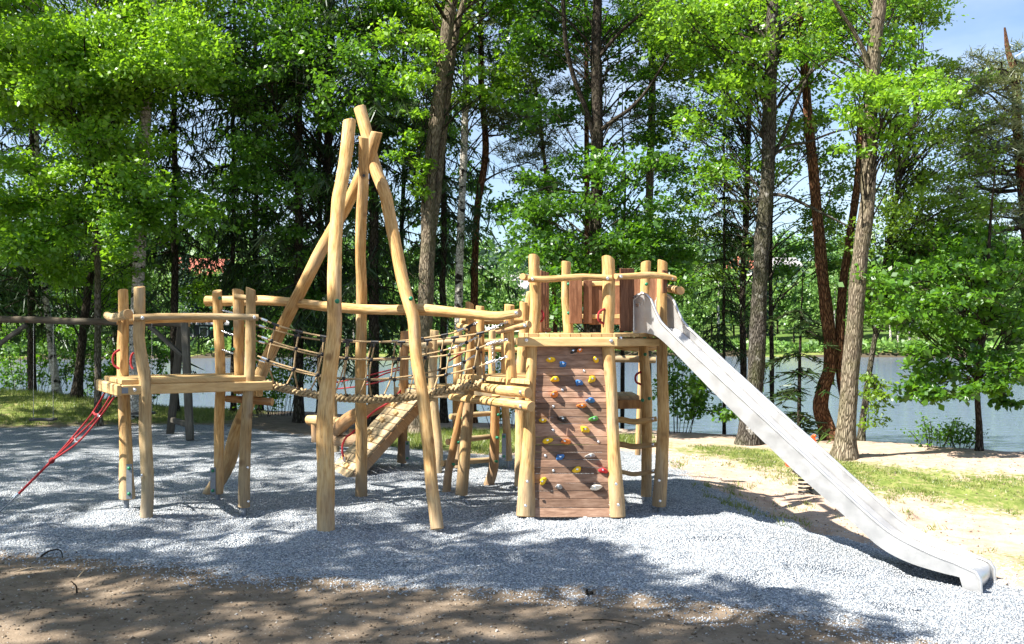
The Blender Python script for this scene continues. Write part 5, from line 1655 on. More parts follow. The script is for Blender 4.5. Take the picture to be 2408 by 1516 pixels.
# birches
t = Tree('birch_tree', 'black and white birch trunk rising through the bright left crown', [(316, 985), (318, 860), (322, 720), (330, 560), (337, 400), (342, 270), (352, 150), (364, 20)], 20.6, [30, 27, 25, 24], 'bark_birch', top=15)
t.area((200, -60, 560, 60), 12, .7, 420, (19.5, 22)); t.above(9, 15, 2.6, 26, .8, 420); t.finish('birch', .075)
t = Tree('birch_tree', 'thin leaning birch with pale bark behind the swing chains', [(138, 955), (122, 820), (112, 740), (104, 660), (96, 560), (90, 400)], 22.5, [17, 15, 13, 11], 'bark_birch', top=12)
t.area((20, 380, 180, 640), 8, .6, 300, (22, 24)); t.above(6, 12, 2.2, 16, .7, 320); t.finish('birch', .075)
t = Tree('lime_tree', 'dark slanting trunk behind the bright oak at the left', [(176, 955), (186, 880), (196, 780), (208, 680), (222, 600), (240, 480)], 22, [22, 20, 18, 15], 'bark_dark', top=11)
t.area((130, 560, 330, 720), 9, .55, 300, (22.5, 25), .7); t.above(6, 11, 2.5, 16, .8, 380); t.finish('oak', .09)
for a in (('dark straight spruce at the left edge behind the swing beam', 76, 948, 24, 19, 0, .3), ('grey-barked spruce right behind the left platform', 410, 985, 22, 19, 1, 1.2), ('slim dark spruce between the left platform posts', 549, 985, 23, 12, 0, 2.2),
          ('dark spruce left of the leaning poles, nearest the shore', 703, 982, 21.5, 24, 2, 3.0), ('slim spruce just left of the front leaning pole', 752, 980, 24, 14, 1, 4.1), ('broad dark spruce between the leaning poles', 879, 1005, 21, 27, 2, 5.0),
          ('dark spruce trunk hard behind the twin-stemmed oak', 1043, 1005, 22, 18, 1, .9), ('spruce far left, partly out of the picture', -25, 960, 22, 22, 2, 1.9), ('spruce behind the bright crown, between two birches', 275, 975, 26, 18, 0, 5.6)):
    spruce(*a)
spruce('thin hanging spruce between tower and big mottled trunk', 1703, 1020, 20.5, 9, 1, 2.6, scale=.62)
# green leafy tree among the spruces
t = Tree('oak_tree', 'leafy oak rising among the dark spruces left of the leaning poles', [(775, 985), (774, 860), (776, 640), (772, 500), (770, 420), (772, 300), (776, 150), (780, 20)], 22, [22, 20, 18, 15], 'bark_dark', top=14)
t.pix_limb([(772, 300), (800, 240), (850, 190), (900, 140)], (22, 21), 8, 3); t.pix_limb([(771, 420), (740, 330), (690, 280), (640, 240)], (22, 21.5), 8, 3)
t.area((480, -10, 980, 240), 44, .6, 400, (19, 22.5), .55); t.area((540, 220, 900, 480), 30, .5, 300, (19.5, 23), .45); t.area((540, 460, 900, 720), 26, .5, 280, (20.5, 24), .4)
t.above(8.5, 13, 3.4, 12, .8, 400); t.finish('oakd', .088)
t = Tree('beech_tree', 'slim leafy beech filling the gap between left crown and leaning poles', [(610, 985), (612, 850), (606, 700), (600, 560), (604, 400), (598, 250), (600, 100)], 24.2, [14, 12, 10, 7], 'bark_dark', top=11)
t.area((500, 120, 720, 420), 26, .62, 330, (23, 25.5), .6); t.area((480, 400, 720, 720), 26, .6, 300, (23, 25.5), .5); t.finish('oak', .09)
t = Tree('beech_tree', 'slim leafy beech behind the twin-stemmed oak', [(945, 1000), (946, 850), (948, 700), (944, 560), (950, 400), (946, 250), (948, 100)], 24.4, [13, 12, 10, 7], 'bark_dark', top=11)
t.area((860, 60, 1090, 360), 24, .6, 320, (23, 25.5), .6); t.area((880, 360, 1120, 660), 20, .55, 260, (23, 25.5), .45); t.finish('oak', .09)
# twin-stemmed oak behind the poles
t = Tree('oak_tree', 'pale grey twin-stemmed oak leaning right behind the leaning poles', [(985, 1022), (990, 940), (998, 800), (1002, 698), (1007, 535), (1010, 419), (1028, 260), (1046, 116), (1066, -10)], 19.8, [42, 38, 33, 28], 'bark_grey', top=14)
t.pix_limb([(1016, 560), (1028, 470), (1034, 400), (1056, 209), (1074, 70), (1094, -10), (1120, -150)], (19.9, 20.2), 19, 13)
t.area((950, -20, 1220, 110), 14, .52, 420, (20.2, 22), .75); t.area((940, 60, 1020, 200), 5, .4, 260, (18.8, 19.6), .85); t.area((1080, 120, 1200, 250), 6, .45, 300, (19.6, 21), .75); t.area((968, 280, 1015, 480), 5, .22, 110, (19.3, 19.7), .85)
t.area((930, 250, 1000, 420), 3, .3, 140, (19, 20), .75); t.above(9, 13, 3, 16, .8, 380); t.above(9.6, 13, 2.4, 10, .8, 380, (-1.6, -2.6)); t.finish('oak', .09)
t = Tree('birch_tree', 'mottled birch trunk right of the twin-stemmed oak', [(1076, 1010), (1077, 900), (1079, 700), (1084, 520), (1090, 380), (1094, 250), (1099, 80), (1102, -20)], 21, [20, 18, 16, 14], 'bark_birch', top=14)
t.area((1040, 40, 1260, 330), 12, .5, 230, (20, 22.5)); t.above(8.5, 14, 2.4, 18, .7, 330); t.finish('birch', .075)
pine('orange-barked pine with a bend left of the middle platform', [(1110, 1000), (1112, 860), (1115, 690), (1122, 500), (1140, 380), (1141, 320), (1132, 200), (1130, 60)], 22, [19, 17, 15, 13], [((1150, 240, 1260, 420), 6)], top=14, extra=16, lo=8)
pine('small crooked pine with grey-green tufts in front of the sky', [(1308, 1000), (1306, 780), (1300, 640), (1296, 540), (1286, 430), (1274, 320), (1262, 220), (1235, 130)], 22.5, [12, 11, 9, 6], [((1160, 110, 1340, 330), 20), ((1200, 330, 1330, 470), 5)], top=9.3, extra=0)
# big dark oak behind the tower
t = Tree('oak_tree', 'large dark oak with spreading limbs directly behind the tower', [(1392, 1010), (1394, 860), (1396, 700), (1400, 540), (1404, 400), (1404, 250), (1402, 100), (1405, -20)], 19.2, [34, 30, 27, 21], 'bark_dark', top=13)
t.pix_limb([(1398, 330), (1380, 262), (1348, 180), (1330, 100), (1325, 20), (1318, -60)], (19.2, 18.8), 13, 9)
t.pix_limb([(1408, 312), (1440, 285), (1480, 258), (1520, 215), (1555, 160), (1580, 120)], (19.2, 18.4), 11, 5)
t.pix_limb([(1404, 140), (1450, 85), (1500, 40), (1570, -10), (1610, -40)], (19.2, 18.6), 11, 7)
t.pix_limb([(1397, 452), (1340, 452), (1290, 440), (1240, 470)], (19.2, 18.3), 6, 3); t.pix_limb([(1396, 560), (1440, 575), (1500, 600), (1560, 605)], (19.2, 18.6), 6, 3)
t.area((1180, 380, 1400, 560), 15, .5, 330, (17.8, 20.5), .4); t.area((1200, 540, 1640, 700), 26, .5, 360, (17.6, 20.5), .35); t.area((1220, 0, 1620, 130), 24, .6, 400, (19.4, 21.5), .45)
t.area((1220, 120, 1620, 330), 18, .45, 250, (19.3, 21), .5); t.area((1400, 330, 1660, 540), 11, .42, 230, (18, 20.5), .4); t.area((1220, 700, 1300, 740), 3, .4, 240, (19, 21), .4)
t.above(8.8, 13, 3.4, 14, .8, 400); t.finish('oakd', .088)
pine('reddish pine trunk close beside the big dark oak', [(1379, 1000), (1380, 800), (1381, 600), (1380, 400), (1379, 200), (1378, 40)], 22.5, [15, 14, 12, 10], [((1330, 190, 1480, 320), 3)], top=13, extra=12, lo=8.5)
pine('tall pine with pale flaking bark above the right of the tower', [(1520, 1000), (1522, 800), (1524, 600), (1528, 420), (1534, 240), (1533, 90), (1531, -10)], 22, [20, 18, 16, 14], [((1470, 30, 1600, 330), 12)], 'bark_grey', top=14, extra=18, lo=8)
t = Tree('beech_tree', 'slim shaded beech behind the tower filling the gap to the lake', [(1462, 1000), (1464, 850), (1460, 700), (1466, 560), (1470, 420)], 23.6, [11, 10, 8, 5], 'bark_dark', top=8)
t.area((1230, 400, 1480, 600), 12, .55, 280, (22.5, 25), .3); t.area((1440, 380, 1660, 640), 18, .55, 280, (22.5, 25), .35); t.finish('oakd', .085)
# right: mottled big trunk
t = Tree('aspen_tree', 'thick mottled grey trunk with long bare limbs left of the slide', [(1757, 1050), (1766, 980), (1778, 880), (1783, 780), (1786, 698), (1793, 558), (1805, 419), (1810, 233), (1816, 100), (1822, -20)], 17.4, [52, 42, 38, 34, 31], 'bark_aspen', top=13)
t.pix_limb([(1812, 375), (1830, 345), (1850, 300), (1890, 200), (1925, 130), (1945, 60)], (17.4, 17.6), 10, 5)
t.pix_limb([(1812, 372), (1850, 345), (1900, 335), (1950, 315), (2005, 300)], (17.4, 16.8), 8, 4)
t.pix_limb([(1812, 458), (1850, 462), (1900, 485), (1950, 510), (2000, 535)], (17.4, 17.0), 9, 4)
t.pix_limb([(1803, 330), (1770, 295), (1745, 255), (1725, 225)], (17.4, 17.0), 8, 3); t.pix_limb([(1790, 475), (1755, 475), (1720, 473)], (17.4, 17.2), 5, 3)
t.pix_limb([(1812, 90), (1860, 40), (1900, 15), (1960, -30)], (17.4, 17), 9, 5)
t.area((1570, -20, 2000, 120), 30, .6, 330, (17.5, 19.4), .7); t.area((1600, -10, 1780, 130), 8, .5, 250, (16, 17), .85); t.area((1650, 110, 1960, 270), 18, .5, 230, (17.5, 19), .65); t.area((1690, 150, 1800, 250), 5, .4, 260, (16, 17), .85); t.area((1700, 270, 1990, 430), 10, .42, 140, (17.5, 19), .5); t.area((1600, 280, 1760, 480), 8, .42, 140, (17, 18.5), .5)
t.above(7.8, 12, 3.0, 12, .8, 380); t.finish('oak', .078)
t = Tree('birch_tree', 'slim birch with fine loose foliage between tower and mottled trunk', [(1749, 1012), (1748, 860), (1746, 700), (1752, 560), (1757, 420), (1760, 330), (1762, 200), (1765, 60)], 20.5, [17, 15, 13, 9], 'bark_dark', top=12)
t.area((1560, 80, 1760, 330), 20, .5, 210, (19, 21.5), .5); t.area((1560, 300, 1780, 560), 18, .5, 170, (19, 21.5), .45); t.area((1820, 250, 2000, 560), 14, .5, 180, (19, 21.5), .5); t.area((1600, 540, 1760, 680), 9, .45, 190, (20, 22), .4); t.above(8, 12, 2.4, 14, .7, 300); t.finish('birch', .07)
t = Tree('alder_tree', 'thin dark stem hard right of the mottled trunk', [(1816, 1010), (1815, 860), (1812, 700), (1812, 560), (1814, 420)], 20.8, [11, 10, 9, 7], 'bark_dark', top=9)
t.area((1820, 480, 1960, 700), 8, .42, 230, (20, 22), .4); t.area((1640, 900, 1760, 990), 5, .35, 220, (18.8, 19.6), .45); t.finish('oakd', .085)
# multi-stemmed dark pine by the shore
t = Tree('pine_tree', 'dark pine with a bowed double trunk at the shore behind the slide', [(1960, 1046), (1942, 1000), (1930, 960), (1936, 915), (1950, 870), (1951, 800), (1942, 720), (1934, 640), (1925, 540), (1912, 400), (1905, 330)], 18.1, [34, 33, 29, 26, 22], 'bark_pine', top=11)
t.pix_limb([(1958, 1040), (1985, 1020), (1990, 960), (1978, 880), (1975, 800), (1980, 700), (1992, 600), (2010, 480), (2020, 380), (2024, 250)], (18.1, 18.2), 27, 15)
t.area((1850, 270, 2010, 520), 10, .4, 150, (17.6, 19.2), .45); t.above(7, 10.5, 2.4, 14, .7, 300); t.finish('birch', .07)
# pale big trunk at the right
t = Tree('oak_tree', 'pale rough-barked oak trunk leaning right beside the slide', [(1985, 1086), (1988, 1050), (1994, 960), (2000, 874), (2010, 760), (2018, 660), (2028, 558), (2040, 470), (2046, 327), (2053, 164), (2062, 60), (2068, -20)], 15.5, [48, 42, 38, 34, 30], 'bark_grey', top=12)
t.pix_limb([(2052, 200), (2035, 130), (2010, 80), (1985, 40), (1960, 0)], (15.5, 15.2), 13, 8)
t.pix_limb([(2046, 330), (2070, 300), (2100, 250), (2160, 225), (2230, 215)], (15.5, 14.9), 6, 3)
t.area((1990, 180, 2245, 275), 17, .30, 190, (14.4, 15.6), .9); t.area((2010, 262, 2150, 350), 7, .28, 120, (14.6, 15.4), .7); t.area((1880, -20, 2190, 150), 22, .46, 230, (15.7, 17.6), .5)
t.above(7.4, 11, 2.8, 9, .75, 380); t.finish('oak', .075)
t = Tree('birch_tree', 'slender birch leaning right beside the pale oak, with hanging fine leaves', [(2022, 1044), (2030, 980), (2044, 880), (2058, 790), (2070, 700), (2085, 600), (2105, 480), (2130, 360), (2155, 240)], 18, [15, 13, 11, 8], 'bark_aspen', top=11)  # mottled bark, its dark tone standing in for shade on the stem
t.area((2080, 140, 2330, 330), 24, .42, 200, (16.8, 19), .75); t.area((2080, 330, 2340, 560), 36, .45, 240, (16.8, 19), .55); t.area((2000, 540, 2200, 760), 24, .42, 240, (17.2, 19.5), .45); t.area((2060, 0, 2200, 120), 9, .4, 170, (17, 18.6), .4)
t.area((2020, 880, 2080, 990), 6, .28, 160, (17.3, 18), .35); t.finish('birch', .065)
pine('wide pine at the right edge with bare twisted lower limbs', [(2440, 1040), (2436, 900), (2430, 760), (2424, 620), (2412, 500), (2400, 380), (2392, 280), (2388, 180)], 19.5, [34, 31, 27, 18], [((2270, 130, 2430, 260), 16), ((2240, 240, 2430, 420), 20), ((2200, 400, 2420, 540), 13), ((2180, 540, 2340, 640), 7)], top=8.2, extra=0)
# small oak on the shore
t = Tree('oak_tree', 'young dark green oak on the sandy shore at the right', [(2301, 1076), (2303, 1020), (2300, 960), (2298, 900), (2305, 830), (2318, 760), (2322, 680)], 16.4, [15, 14, 13, 10], 'bark_dark', top=4.4)
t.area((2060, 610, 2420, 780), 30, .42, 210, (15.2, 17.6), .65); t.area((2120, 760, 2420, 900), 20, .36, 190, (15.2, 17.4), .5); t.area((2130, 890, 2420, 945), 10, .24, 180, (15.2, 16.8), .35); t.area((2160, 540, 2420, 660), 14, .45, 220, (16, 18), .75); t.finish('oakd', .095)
# saplings
def sapling_spruce(label, u, v, Y, h):
    ft = P(u, v, Y); z = gz(ft[0], ft[1])
    (C, D, N, L, W, lv), st_ = spruce_arrays(h, .45, 1.0, 77, 1.0, 0)
    t = thing('spruce_sapling', label, 'tree', (ft[0], ft[1], z))
    b = MB(); b.tube([[ft[0], ft[1], z - .2], [ft[0] + .02, ft[1], z + h * .5], [ft[0] + .08, ft[1], z + h]], [.045, .03, .008], 7, True); b.build('trunk', M['bark_dark'], t)
    D[:, 2] *= .35; D[:, 2] += .1
    o = bpy.data.objects.new('crown', card_mesh('crown', C, D, N, L * .8, W, M['spruce'], np.clip(lv + .2, 0, 1), 'strip')); COL.objects.link(o); o.parent = t
    b = MB()
    for q in st_: b.tube(q, np.linspace(.012, .003, len(q)), 4, False)
    bo = b.build('branches', M['bark_dark'], None, (0, 0, 0)); bo.location = (0, 0, 0); bo.parent = t
sapling_spruce('young spruce with level branches beside the mottled trunk', 1878, 1014, 18.6, 3.1)
def shrub(name, label, u, v, Y, w, h, n, leaves, leaf, size):
    ft = P(u, v, Y); z = gz(ft[0], ft[1]); t = thing(name, label, 'shrub', (ft[0], ft[1], z))
    b = MB(); cl = []
    for i in range(n):
        e = np.array([ft[0] + rng.uniform(-w, w), ft[1] + rng.uniform(-w, w) * .6, z + h * rng.uniform(.45, 1)])
        b.tube(catmull([[ft[0] + (e[0] - ft[0]) * .5, ft[1], z - .05], [(ft[0] + e[0] * 3) / 4, (ft[1] + e[1] * 3) / 4, (z + e[2]) / 2], e], .1), .007, 5, False)
        for k in (.45, .7, .9, 1.0): cl.append([ft[0] + (e[0] - ft[0]) * (.5 + .5 * k), ft[1] + (e[1] - ft[1]) * k, z + (e[2] - z) * k])
    b.build('stems', M['bark_dark'], t)
    C, D, N, L, W, lv = leaf_cloud(cl, [.12 + .05 * h] * len(cl), [leaves] * len(cl), size, .9, .6)
    o = bpy.data.objects.new('crown', card_mesh('crown', C - ORG[t.name], D, N, L, W, M[leaf], lv)); COL.objects.link(o); o.parent = t
shrub('shrub', 'low bluish leafy shrub at the water edge on the right', 2205, 1064, 16.9, .45, .55, 12, 12, 'oakd', .055)
shrub('shrub', 'second low leafy shrub beside the young oak trunk', 2262, 1068, 16.9, .35, .4, 9, 12, 'oakd', .055)
for a in (('alder_shrub', 'sunlit small-leaved shrub at the water left of the leaning poles', 650, 985, 23, 1.0, 2.6, 22, 34, 'oak', .07), ('alder_shrub', 'leafy shrub low at the water behind the left platform', 605, 985, 22.4, .6, 1.0, 12, 26, 'oak', .07),
          ('alder_shrub', 'leafy shrub by the water between ladder and middle platform', 1190, 1010, 20.8, .7, 1.5, 14, 26, 'oakd', .075), ('alder_shrub', 'leafy shrub behind the ladder rungs right of the climbing wall', 1590, 1018, 20, .6, 1.5, 16, 30, 'oakd', .075),
          ('alder_shrub', 'dark leafy shrub at the far left shore below the swing beam', 60, 950, 25.2, 1.3, 2.2, 18, 40, 'oakd', .08), ('alder_shrub', 'leafy shrub at the left shore behind the swing', 230, 965, 25.0, 1.3, 2.2, 18, 40, 'oakd', .08), ('alder_shrub', 'small shrub between the swing frame and the spruce', 330, 975, 24.4, .8, 1.5, 12, 34, 'oakd', .08)):
    shrub(*a)

# ================= trees beside the viewer, out of the picture, that shade the gravel
SHADE_TREES = [('oak beside the viewer at left, shading the left platform', -12.0, 8.0, 13), ('oak left of the viewer, shading the gravel before the poles', -9.5, 5.0, 12),
               ('oak left of the viewer, shading the gravel edge', -8.0, 2.2, 12), ('oak close by the viewer, shading the earth in the foreground', -5.6, -.5, 12),
               ('oak far left of the picture, shading the back of the gravel', -15.5, 13.5, 14), ('oak at the left behind the viewer, shading the gravel before the slide', -3.4, -3.0, 11),
               ('oak at the far left, shading the swing and the grassy hump', -19, 17, 15)]
def shade_prob(x, y):
    # open ground round the tower, the slide and the right; shade at the left and in the foreground
    d = ((x - .4) * 3.2 + (y - 9.8) * 2.75) / 4.22          # > 0: beyond the edge of the shade
    d2 = x + .15 - .12 * (y - 10)
    p = np.where((y < 9.9), np.clip(.5 - d * 2.2, 0, 1) * .97, np.clip(.5 - d2 * 1.8, 0, 1) * np.where(y > 16.5, 1.0, .86))
    p = p * (1 - sstep(.50, .60, fbm(x * .75 + 4, y * 1.7 + 9, 17, 2)) * np.where(y > 17.5, .25, np.where(y > 9.6, .55, .35)))
    for ex, ey, rx, ry in ((-2.9, 7.7, 1.0, .30), (-.75, 6.95, .6, .30), (-4.3, 8.9, .6, .2), (-1.5, 10.3, .8, .2), (.3, 10.25, .5, .2), (-3.5, 10.9, .8, .25), (-2.3, 8.25, .6, .14), (-4.6, 9.7, .5, .15), (-2.6, 9.3, .4, .12),
                           (-3.0, 12.6, 1.0, .3), (-1.2, 11.6, .7, .2), (-4.5, 14.5, 1.2, .4), (-2.5, 15.5, 1.0, .5), (-6.0, 16.5, 1.0, .4), (-.5, 13.2, .6, .2)):
        p = p * (1 - np.clip(1.6 - 1.6 * np.hypot((x - ex) / rx, (y - ey) / ry), 0, 1))
    return p
sh = [[] for _ in SHADE_TREES]
k_ = SUN / -SUN.z
tot = 0
for (x0, x1, y0, y1, dens) in ((-8, 5, 4.2, 10.0, 8.5), (-9, 1.5, 10.0, 17.0, 5.0), (-15, -2.5, 17.0, 25.0, 5.5)):
    n = int((x1 - x0) * (y1 - y0) * dens)
    gx = rng.uniform(x0, x1, n); gy = rng.uniform(y0, y1, n); pr = shade_prob(gx, gy)
    keep = rng.random(n) < pr
    for x, y in zip(gx[keep], gy[keep]):
        h = rng.uniform(8.4, 11.5); c = np.array([x - k_.x * h, y - k_.y * h, h])
        i = int(np.argmin([np.hypot(c[0] - s[1], c[1] - s[2]) for s in SHADE_TREES])); sh[i].append(c)
for (lab, x, y, h), cs in zip(SHADE_TREES, sh):
    z = gz(x, y); t = Tree.__new__(Tree)
    t.t = thing('oak_tree', lab, 'tree', (x, y, z), 'shade trees beside the viewer'); t.bark = 'bark_oak'
    pts = np.array([[x, y, z - .3], [x + .05, y, z + 2], [x - .1, y + .1, z + h * .5], [x + .1, y, z + h]]); t.pth = catmull(pts, .3); t.rr = np.linspace(.24, .05, len(t.pth))
    b = MB(); b.tube(t.pth, t.rr, 10, True, 0, 0, .1); b.build('trunk', M['bark_oak'], t.t)
    t.lb = MB(); t.nl = 0; t.cl = []; t.cr = []; t.cn = []; t.tone = []
    for c in cs: t.clump(c, rng.uniform(.26, .46), 66 * rng.uniform(.7, 1.3), None, rng.random() < .2)
    t.finish('oak', .15, per=7)
# ------------------------------------------------------------------ far shore: trees, houses, wooded hill
FARM = []
def far_tree_mesh(kind, seed):
    g = np.random.default_rng(seed)
    if kind == 'leafy':
        n = 1500; k = 34
        sub = g.normal(0, 1, (k, 3)); sub /= np.linalg.norm(sub, axis=1, keepdims=True); sub *= g.random((k, 1)) ** .35 * [3.0, 3.0, 4.2]; sub[:, 2] += 6.8
        w = g.integers(0, k, n); C = sub[w] + g.normal(0, .62, (n, 3)); D = g.normal(0, 1, (n, 3)); N = g.normal(0, .6, (n, 3)) + [0, 0, .8]
        L = g.uniform(.45, .9, n); W = L * .8; lv = np.clip(g.normal(.5, .2, k)[w] + g.normal(0, .15, n), 0, 1); m = M['far']
        me = card_mesh('crown', C, D, N, L, W, m, lv)
    elif kind == 'birch':
        n = 900; k = 30
        sub = g.normal(0, 1, (k, 3)); sub /= np.linalg.norm(sub, axis=1, keepdims=True); sub *= g.random((k, 1)) ** .4 * [1.8, 1.8, 4.6]; sub[:, 2] += 8
        w = g.integers(0, k, n); C = sub[w] + g.normal(0, .5, (n, 3)); D = g.normal(0, 1, (n, 3)) + [0, 0, -.6]; N = g.normal(0, .8, (n, 3)) + [0, 0, .5]
        L = g.uniform(.4, .7, n); W = L * .6; lv = np.clip(g.normal(.6, .2, k)[w] + g.normal(0, .15, n), 0, 1); m = M['far']
        me = card_mesh('crown', C, D, N, L, W, m, lv)
    else:
        n = 1100; z = 1 + g.random(n) ** 1.25 * 13; r = (1 - z / 14.2) * 2.3 * g.random(n) ** .5; a = g.uniform(0, 6.28, n)
        C = np.stack([r * np.cos(a), r * np.sin(a), z], 1); D = np.stack([np.cos(a), np.sin(a), g.uniform(-1.2, -.1, n)], 1); N = g.normal(0, .5, (n, 3)) + [0, 0, .8]
        L = g.uniform(.6, 1.1, n); W = L * .45; lv = np.clip(g.normal(.45, .25, n), 0, 1); me = card_mesh('crown', C, D, N, L, W, M['farc'], lv)
    b = MB(); hh = {'leafy': 8, 'birch': 11, 'spruce': 13}[kind]
    b.tube([[0, 0, -.5], [.1, 0, hh * .4], [0, .1, hh]], [.22, .17, .04], 6, True)
    o = b.build('trunk', M['bark_birch'] if kind == 'birch' else M['bark_dark'], None, (0, 0, 0)); tm = o.data; bpy.data.objects.remove(o)
    return me, tm
for kd, s in (('leafy', 1), ('leafy', 2), ('birch', 3), ('spruce', 4), ('leafy', 5)): FARM.append((kd,) + far_tree_mesh(kd, s))
LBL = {'leafy': 'round leafy tree', 'birch': 'pale birch', 'spruce': 'dark conifer'}
SEG = ((300, 'seen below the bright left crown'), (620, 'seen past the left platform'), (1000, 'seen between the leaning poles'), (1240, 'seen above the middle platform'), (1560, 'behind the tower'), (1800, 'seen between tower and mottled trunk'), (2000, 'seen right of the mottled trunk'), (9999, 'seen right of the pale oak'))
def far_tree(i, x, y, s, rot, label=None):
    kd, cm, tm = FARM[i]
    u_ = 1204 + x / y * FPX; wh = next(w for lim, w in SEG if u_ < lim)
    label = LBL[kd] + ' on the far shore ' + wh
    t = thing({'leafy': 'leafy_tree', 'birch': 'birch_tree', 'spruce': 'conifer_tree'}[kd], label, 'tree', (x, y, gz(x, y)), kd + ' far shore trees ' + wh)
    for nm, md in (('crown', cm), ('trunk', tm)):
        o = bpy.data.objects.new(nm, md); COL.objects.link(o); o.parent = t; o.rotation_euler = (0, 0, rot); o.scale = (s, s, s * random.uniform(.9, 1.1))
for k in range(112):
    u = -720 + k * 34.5 + random.uniform(-14, 14); d = random.uniform(3, 26)
    for _ in range(3):
        Yf = 110; X = (u - 1204) / FPX * Yf; Yf = float(far_y(X)) + d; X = (u - 1204) / FPX * Yf
    if (430 < u < 530 and d < 16) or (2080 < u < 2200 and d < 12): continue
    s = random.uniform(.55, .95) * (1.35 if u < 320 else 1.0)
    i = random.choices(range(5), (3, 3, 1.2, 1.6, 3))[0]
    far_tree(i, X, Yf, s, random.uniform(0, 6.28))
for k in range(16):      # nearer wooded point closing the view at the left
    far_tree(random.choice((0, 1, 3, 4)), -34 - k * 3.4 + random.uniform(-2, 2), 78 + k * 1.2 + random.uniform(-4, 6) - (12 if k > 8 else 0), random.uniform(.8, 1.2), random.uniform(0, 6.28)) if float(far_y(-34 - k * 3.4)) - 80 - k < 9 else None
for u in (2095, 2112, 2140, 2160):
    Yf = 104; X = (u - 1204) / FPX * Yf; Yf = float(far_y(X)) + 3; X = (u - 1204) / FPX * Yf
    far_tree(2, X, Yf, .8, u)
for u, Yf, s in ((436, 131, .85), (541, 130, .8), (452, 129, .6)):
    far_tree(3, (u - 1204) / FPX * Yf, Yf, s, u)
# wooded hill
n_t = 1150; g = np.random.default_rng(9)
Cs, Ds, Ns, Ls, Ws, Lv = [], [], [], [], [], []
Cc, Dc, Nc, Lc, Wc, Lvc = [], [], [], [], [], []
for _ in range(n_t):
    Y = 128 + 300 * g.random() ** 1.3; X = (g.uniform(-900, 3300) - 1204) / FPX * Y
    fd = Y - float(far_y(X))
    if fd < 22: continue
    if -52 < X * 150 / Y < -40 and fd < 60: continue
    z = gz(X, Y); s = g.uniform(.6, 1.0); con = g.random() < .36
    k = 95
    if con:
        zz = g.random(k) ** 1.2; r = (1 - zz) * 2.3 * s; a = g.uniform(0, 6.28, k)
        Cc.append(np.stack([X + r * np.cos(a), Y + r * np.sin(a), z + 1 + zz * 14 * s], 1)); Dc.append(np.stack([np.cos(a), np.sin(a), g.uniform(-1, .1, k)], 1)); Nc.append(g.normal(0, .5, (k, 3)) + [0, 0, .8])
        Lc.append(g.uniform(1.0, 1.9, k) * s); Wc.append(g.uniform(.6, 1.0, k) * s); Lvc.append(np.clip(g.normal(.45, .22, k), 0, 1))
    else:
        q = g.normal(0, 1, (k, 3)); q /= np.linalg.norm(q, axis=1, keepdims=True); q *= [3.4 * s, 3.4 * s, 4 * s]
        Cs.append(q * g.random((k, 1)) ** .25 + [X, Y, z + 6.5 * s]); Ds.append(g.normal(0, 1, (k, 3))); Ns.append(q / 3 + [0, 0, .6] + g.normal(0, .4, (k, 3)))
        Ls.append(g.uniform(1.2, 2.2, k) * s); Ws.append(g.uniform(.9, 1.6, k) * s); Lv.append(np.clip(g.normal(.5, .16) + g.normal(0, .16, k), 0, 1))
stuff('wooded_hill', card_mesh('wooded_hill', np.vstack(Cs), np.vstack(Ds), np.vstack(Ns), np.concatenate(Ls), np.concatenate(Ws), M['far'], np.concatenate(Lv)), 'distant hillside covered with leafy wood beyond the lake', 'woods')
stuff('wooded_hill', card_mesh('wooded_hill', np.vstack(Cc), np.vstack(Dc), np.vstack(Nc), np.concatenate(Lc), np.concatenate(Wc), M['farc'], np.concatenate(Lvc)), 'dark conifers scattered through the distant hillside wood', 'woods')
# reeds and bushes along the far waterline
n = 9000; X = rng.uniform(-75, 75, n); Yv = np.interp(X, _fx, _fy) - rng.uniform(-3.5, .6, n)
q = fbm(X / 5, Yv / 5, 31, 3); C = np.stack([X, Yv, np.maximum(ground_z(X, Yv), LAKE_Z - .05) + rng.random(n) * 1.6 * q], 1)
stuff('shore_bushes', card_mesh('shore_bushes', C, rng.normal(0, 1, (n, 3)) + [0, 0, .5], rng.normal(0, .6, (n, 3)) + [0, -.3, .7], rng.uniform(.35, .8, n), rng.uniform(.3, .6, n), M['far'], np.clip(q * 1.2 + rng.normal(0, .12, n), 0, 1)), 'bushes and tall grass along the far waterline', 'bushes')

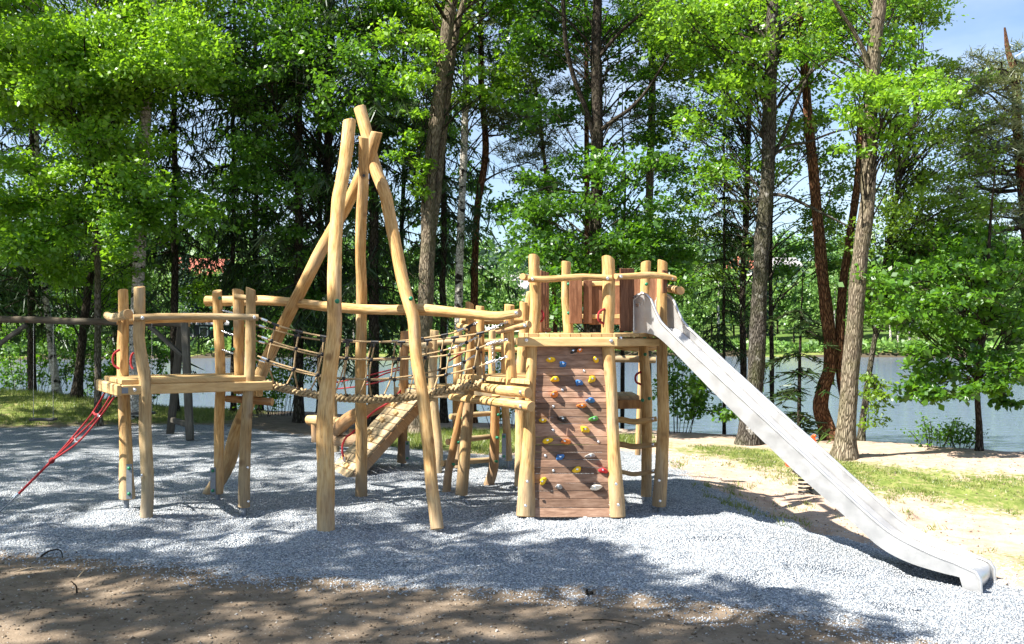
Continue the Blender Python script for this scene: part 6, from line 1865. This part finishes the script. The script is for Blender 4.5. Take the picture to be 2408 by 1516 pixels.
# houses
M['roof_red'] = m_plain('red_roof_tile', (0.42, 0.13, 0.085), 0.8, 0, 3, .4, .25); M['roof_grey'] = m_plain('grey_roof', (0.30, 0.29, 0.30), .8, 0, 3, .4, .2)
M['plaster'] = m_plain('cream_plaster', (0.72, 0.68, 0.60), .9, 0, 2, .2, .08); M['dwood'] = m_plain('dark_stained_boards', (0.035, 0.03, 0.04), .7, 0, 4, .3, .3)
M['glass'] = m_plain('window_glass', (0.03, 0.04, 0.05), .1, 0, 5, .02, .1); M['wstone'] = m_plain('grey_wall_stone', (0.30, 0.29, 0.26), .9, 0, 4, .6, .3); M['frame'] = m_plain('white_frame', (0.75, 0.74, 0.70), .6)
def house(name, label, u, v, Y, w, d, h, roof, rh, yaw, wallm='plaster', roofm='roof_red', wins=3, rows=1, lintel=False):
    c = P(u, v, Y); g_ = min(gz(c[0], c[1]), c[2])
    t = thing(name, label, 'house', (c[0], c[1], g_))
    ca, sa = math.cos(yaw), math.sin(yaw); ex = np.array([ca, sa, 0]); ey = np.array([-sa, ca, 0]); o0 = np.array([c[0], c[1], c[2]])
    def q(x, y, z): return o0 + ex * x + ey * y + np.array([0, 0, z])
    b = MB(); V = []
    zb = g_ - o0[2] - 1
    for z in (zb, h):
        V += [q(-w / 2, -d / 2, z), q(w / 2, -d / 2, z), q(w / 2, d / 2, z), q(-w / 2, d / 2, z)]
    V += [q(-w / 2, 0, h + rh * .96), q(w / 2, 0, h + rh * .96)]
    b.add(V, [[0, 1, 5, 4], [1, 2, 6, 5], [2, 3, 7, 6], [3, 0, 4, 7], [5, 6, 9], [7, 4, 8]]); b.build('wall', M[wallm], t)
    b = MB(); e = .5
    for s in (-1, 1):
        y1 = s * (d / 2 + e); z1 = h - rh / (d / 2) * e
        V = [q(-w / 2 - e, y1, z1), q(w / 2 + e, y1, z1), q(w / 2 + e, 0, h + rh), q(-w / 2 - e, 0, h + rh)]
        V2 = [p_ + np.array([0, 0, .22]) for p_ in V]
        b.add(V + V2, [[0, 1, 2, 3], [7, 6, 5, 4], [0, 4, 5, 1], [1, 5, 6, 2], [2, 6, 7, 3], [3, 7, 4, 0]])
    r_ = b.build('roof', M[roofm], t)
    b = MB(); b.box(q(w * .2, d * .12, h + rh + .1), ex, ey, (0, 0, 1), .35, .35, .9, .03); b.build('chimney', M['wstone'], r_)
    for rr in range(rows):
        for k in range(wins):
            x = (k + .5) / wins * w - w / 2; z = h * (rr + .5) / rows
            b = MB(); b.box(q(x, -d / 2 - .03, z), ex, ey, (0, 0, 1), .55, .05, .65, .02); wi = b.build('window', M['frame'], t)
            b = MB(); b.box(q(x, -d / 2 - .07, z), ex, ey, (0, 0, 1), .44, .03, .54, .01); b.build('pane', M['glass'], wi)
    return t
house('house', 'house with a red tiled roof above the lake at the left', 488, 690, 142, 7, 6, 2.6, 0, 2.2, .5, 'plaster', 'roof_red', 3)
house('house', 'house with a pale grey roof right below the red-roofed house', 512, 712, 136, 5, 4.5, 1.8, 0, 1.3, -.5, 'dwood', 'roof_grey', 2)
house('boathouse', 'dark timber boathouse by the water at the left', 490, 801, 126, 5.5, 4.5, 2.2, 0, 1.1, .05, 'dwood', 'roof_grey', 3)
house('house', 'white house with a grey roof seen through the trees above the middle platform', 1196, 712, 150, 7, 6, 2.2, 0, 1.8, -.3, 'plaster', 'roof_grey', 3)
house('house', 'cream house on the hillside right of the mottled trunk', 1838, 650, 190, 5, 5, 2.0, 0, 1.4, .2, 'plaster', 'roof_grey', 3)
house('house', 'pale house on the hillside left of the mottled trunk', 1760, 662, 180, 6, 6, 2.4, 0, 2.0, -.4, 'plaster', 'roof_red', 2)
# retaining wall, lawn edge and white boulder by the boathouse
wl_ = thing('stone_wall', 'low grey stone wall along the far shore below the boathouse', 'wall', P(505, 822, 122)); 
c0 = P(478, 822, 122); c1 = P(600, 822, 122)
for r_ in range(3):
    x = c0[0] + (0.2 if r_ % 2 else 0)
    while x < c1[0]:
        w_ = random.uniform(.45, .95); b = MB(); b.box((x + w_ / 2, 122 + random.uniform(-.05, .05), c0[2] - .45 + r_ * .34), (1, 0, 0), (0, 1, 0), (0, 0, 1), w_ / 2 - .02, .25, .155, .03); b.build('stone', M['wstone'], wl_); x += w_
q = P(474, 830, 119.5); b = MB(); b.ball(q + [0, 0, .1], .75, 8, 5, (1.0, .7, .6)); b.ball(q + [.7, 0, -.05], .45, 7, 4, (1, .8, .6)); tag(b.build('boulder', M['plaster']), 'white boulder at the far waterline below the boathouse', 'boulder')
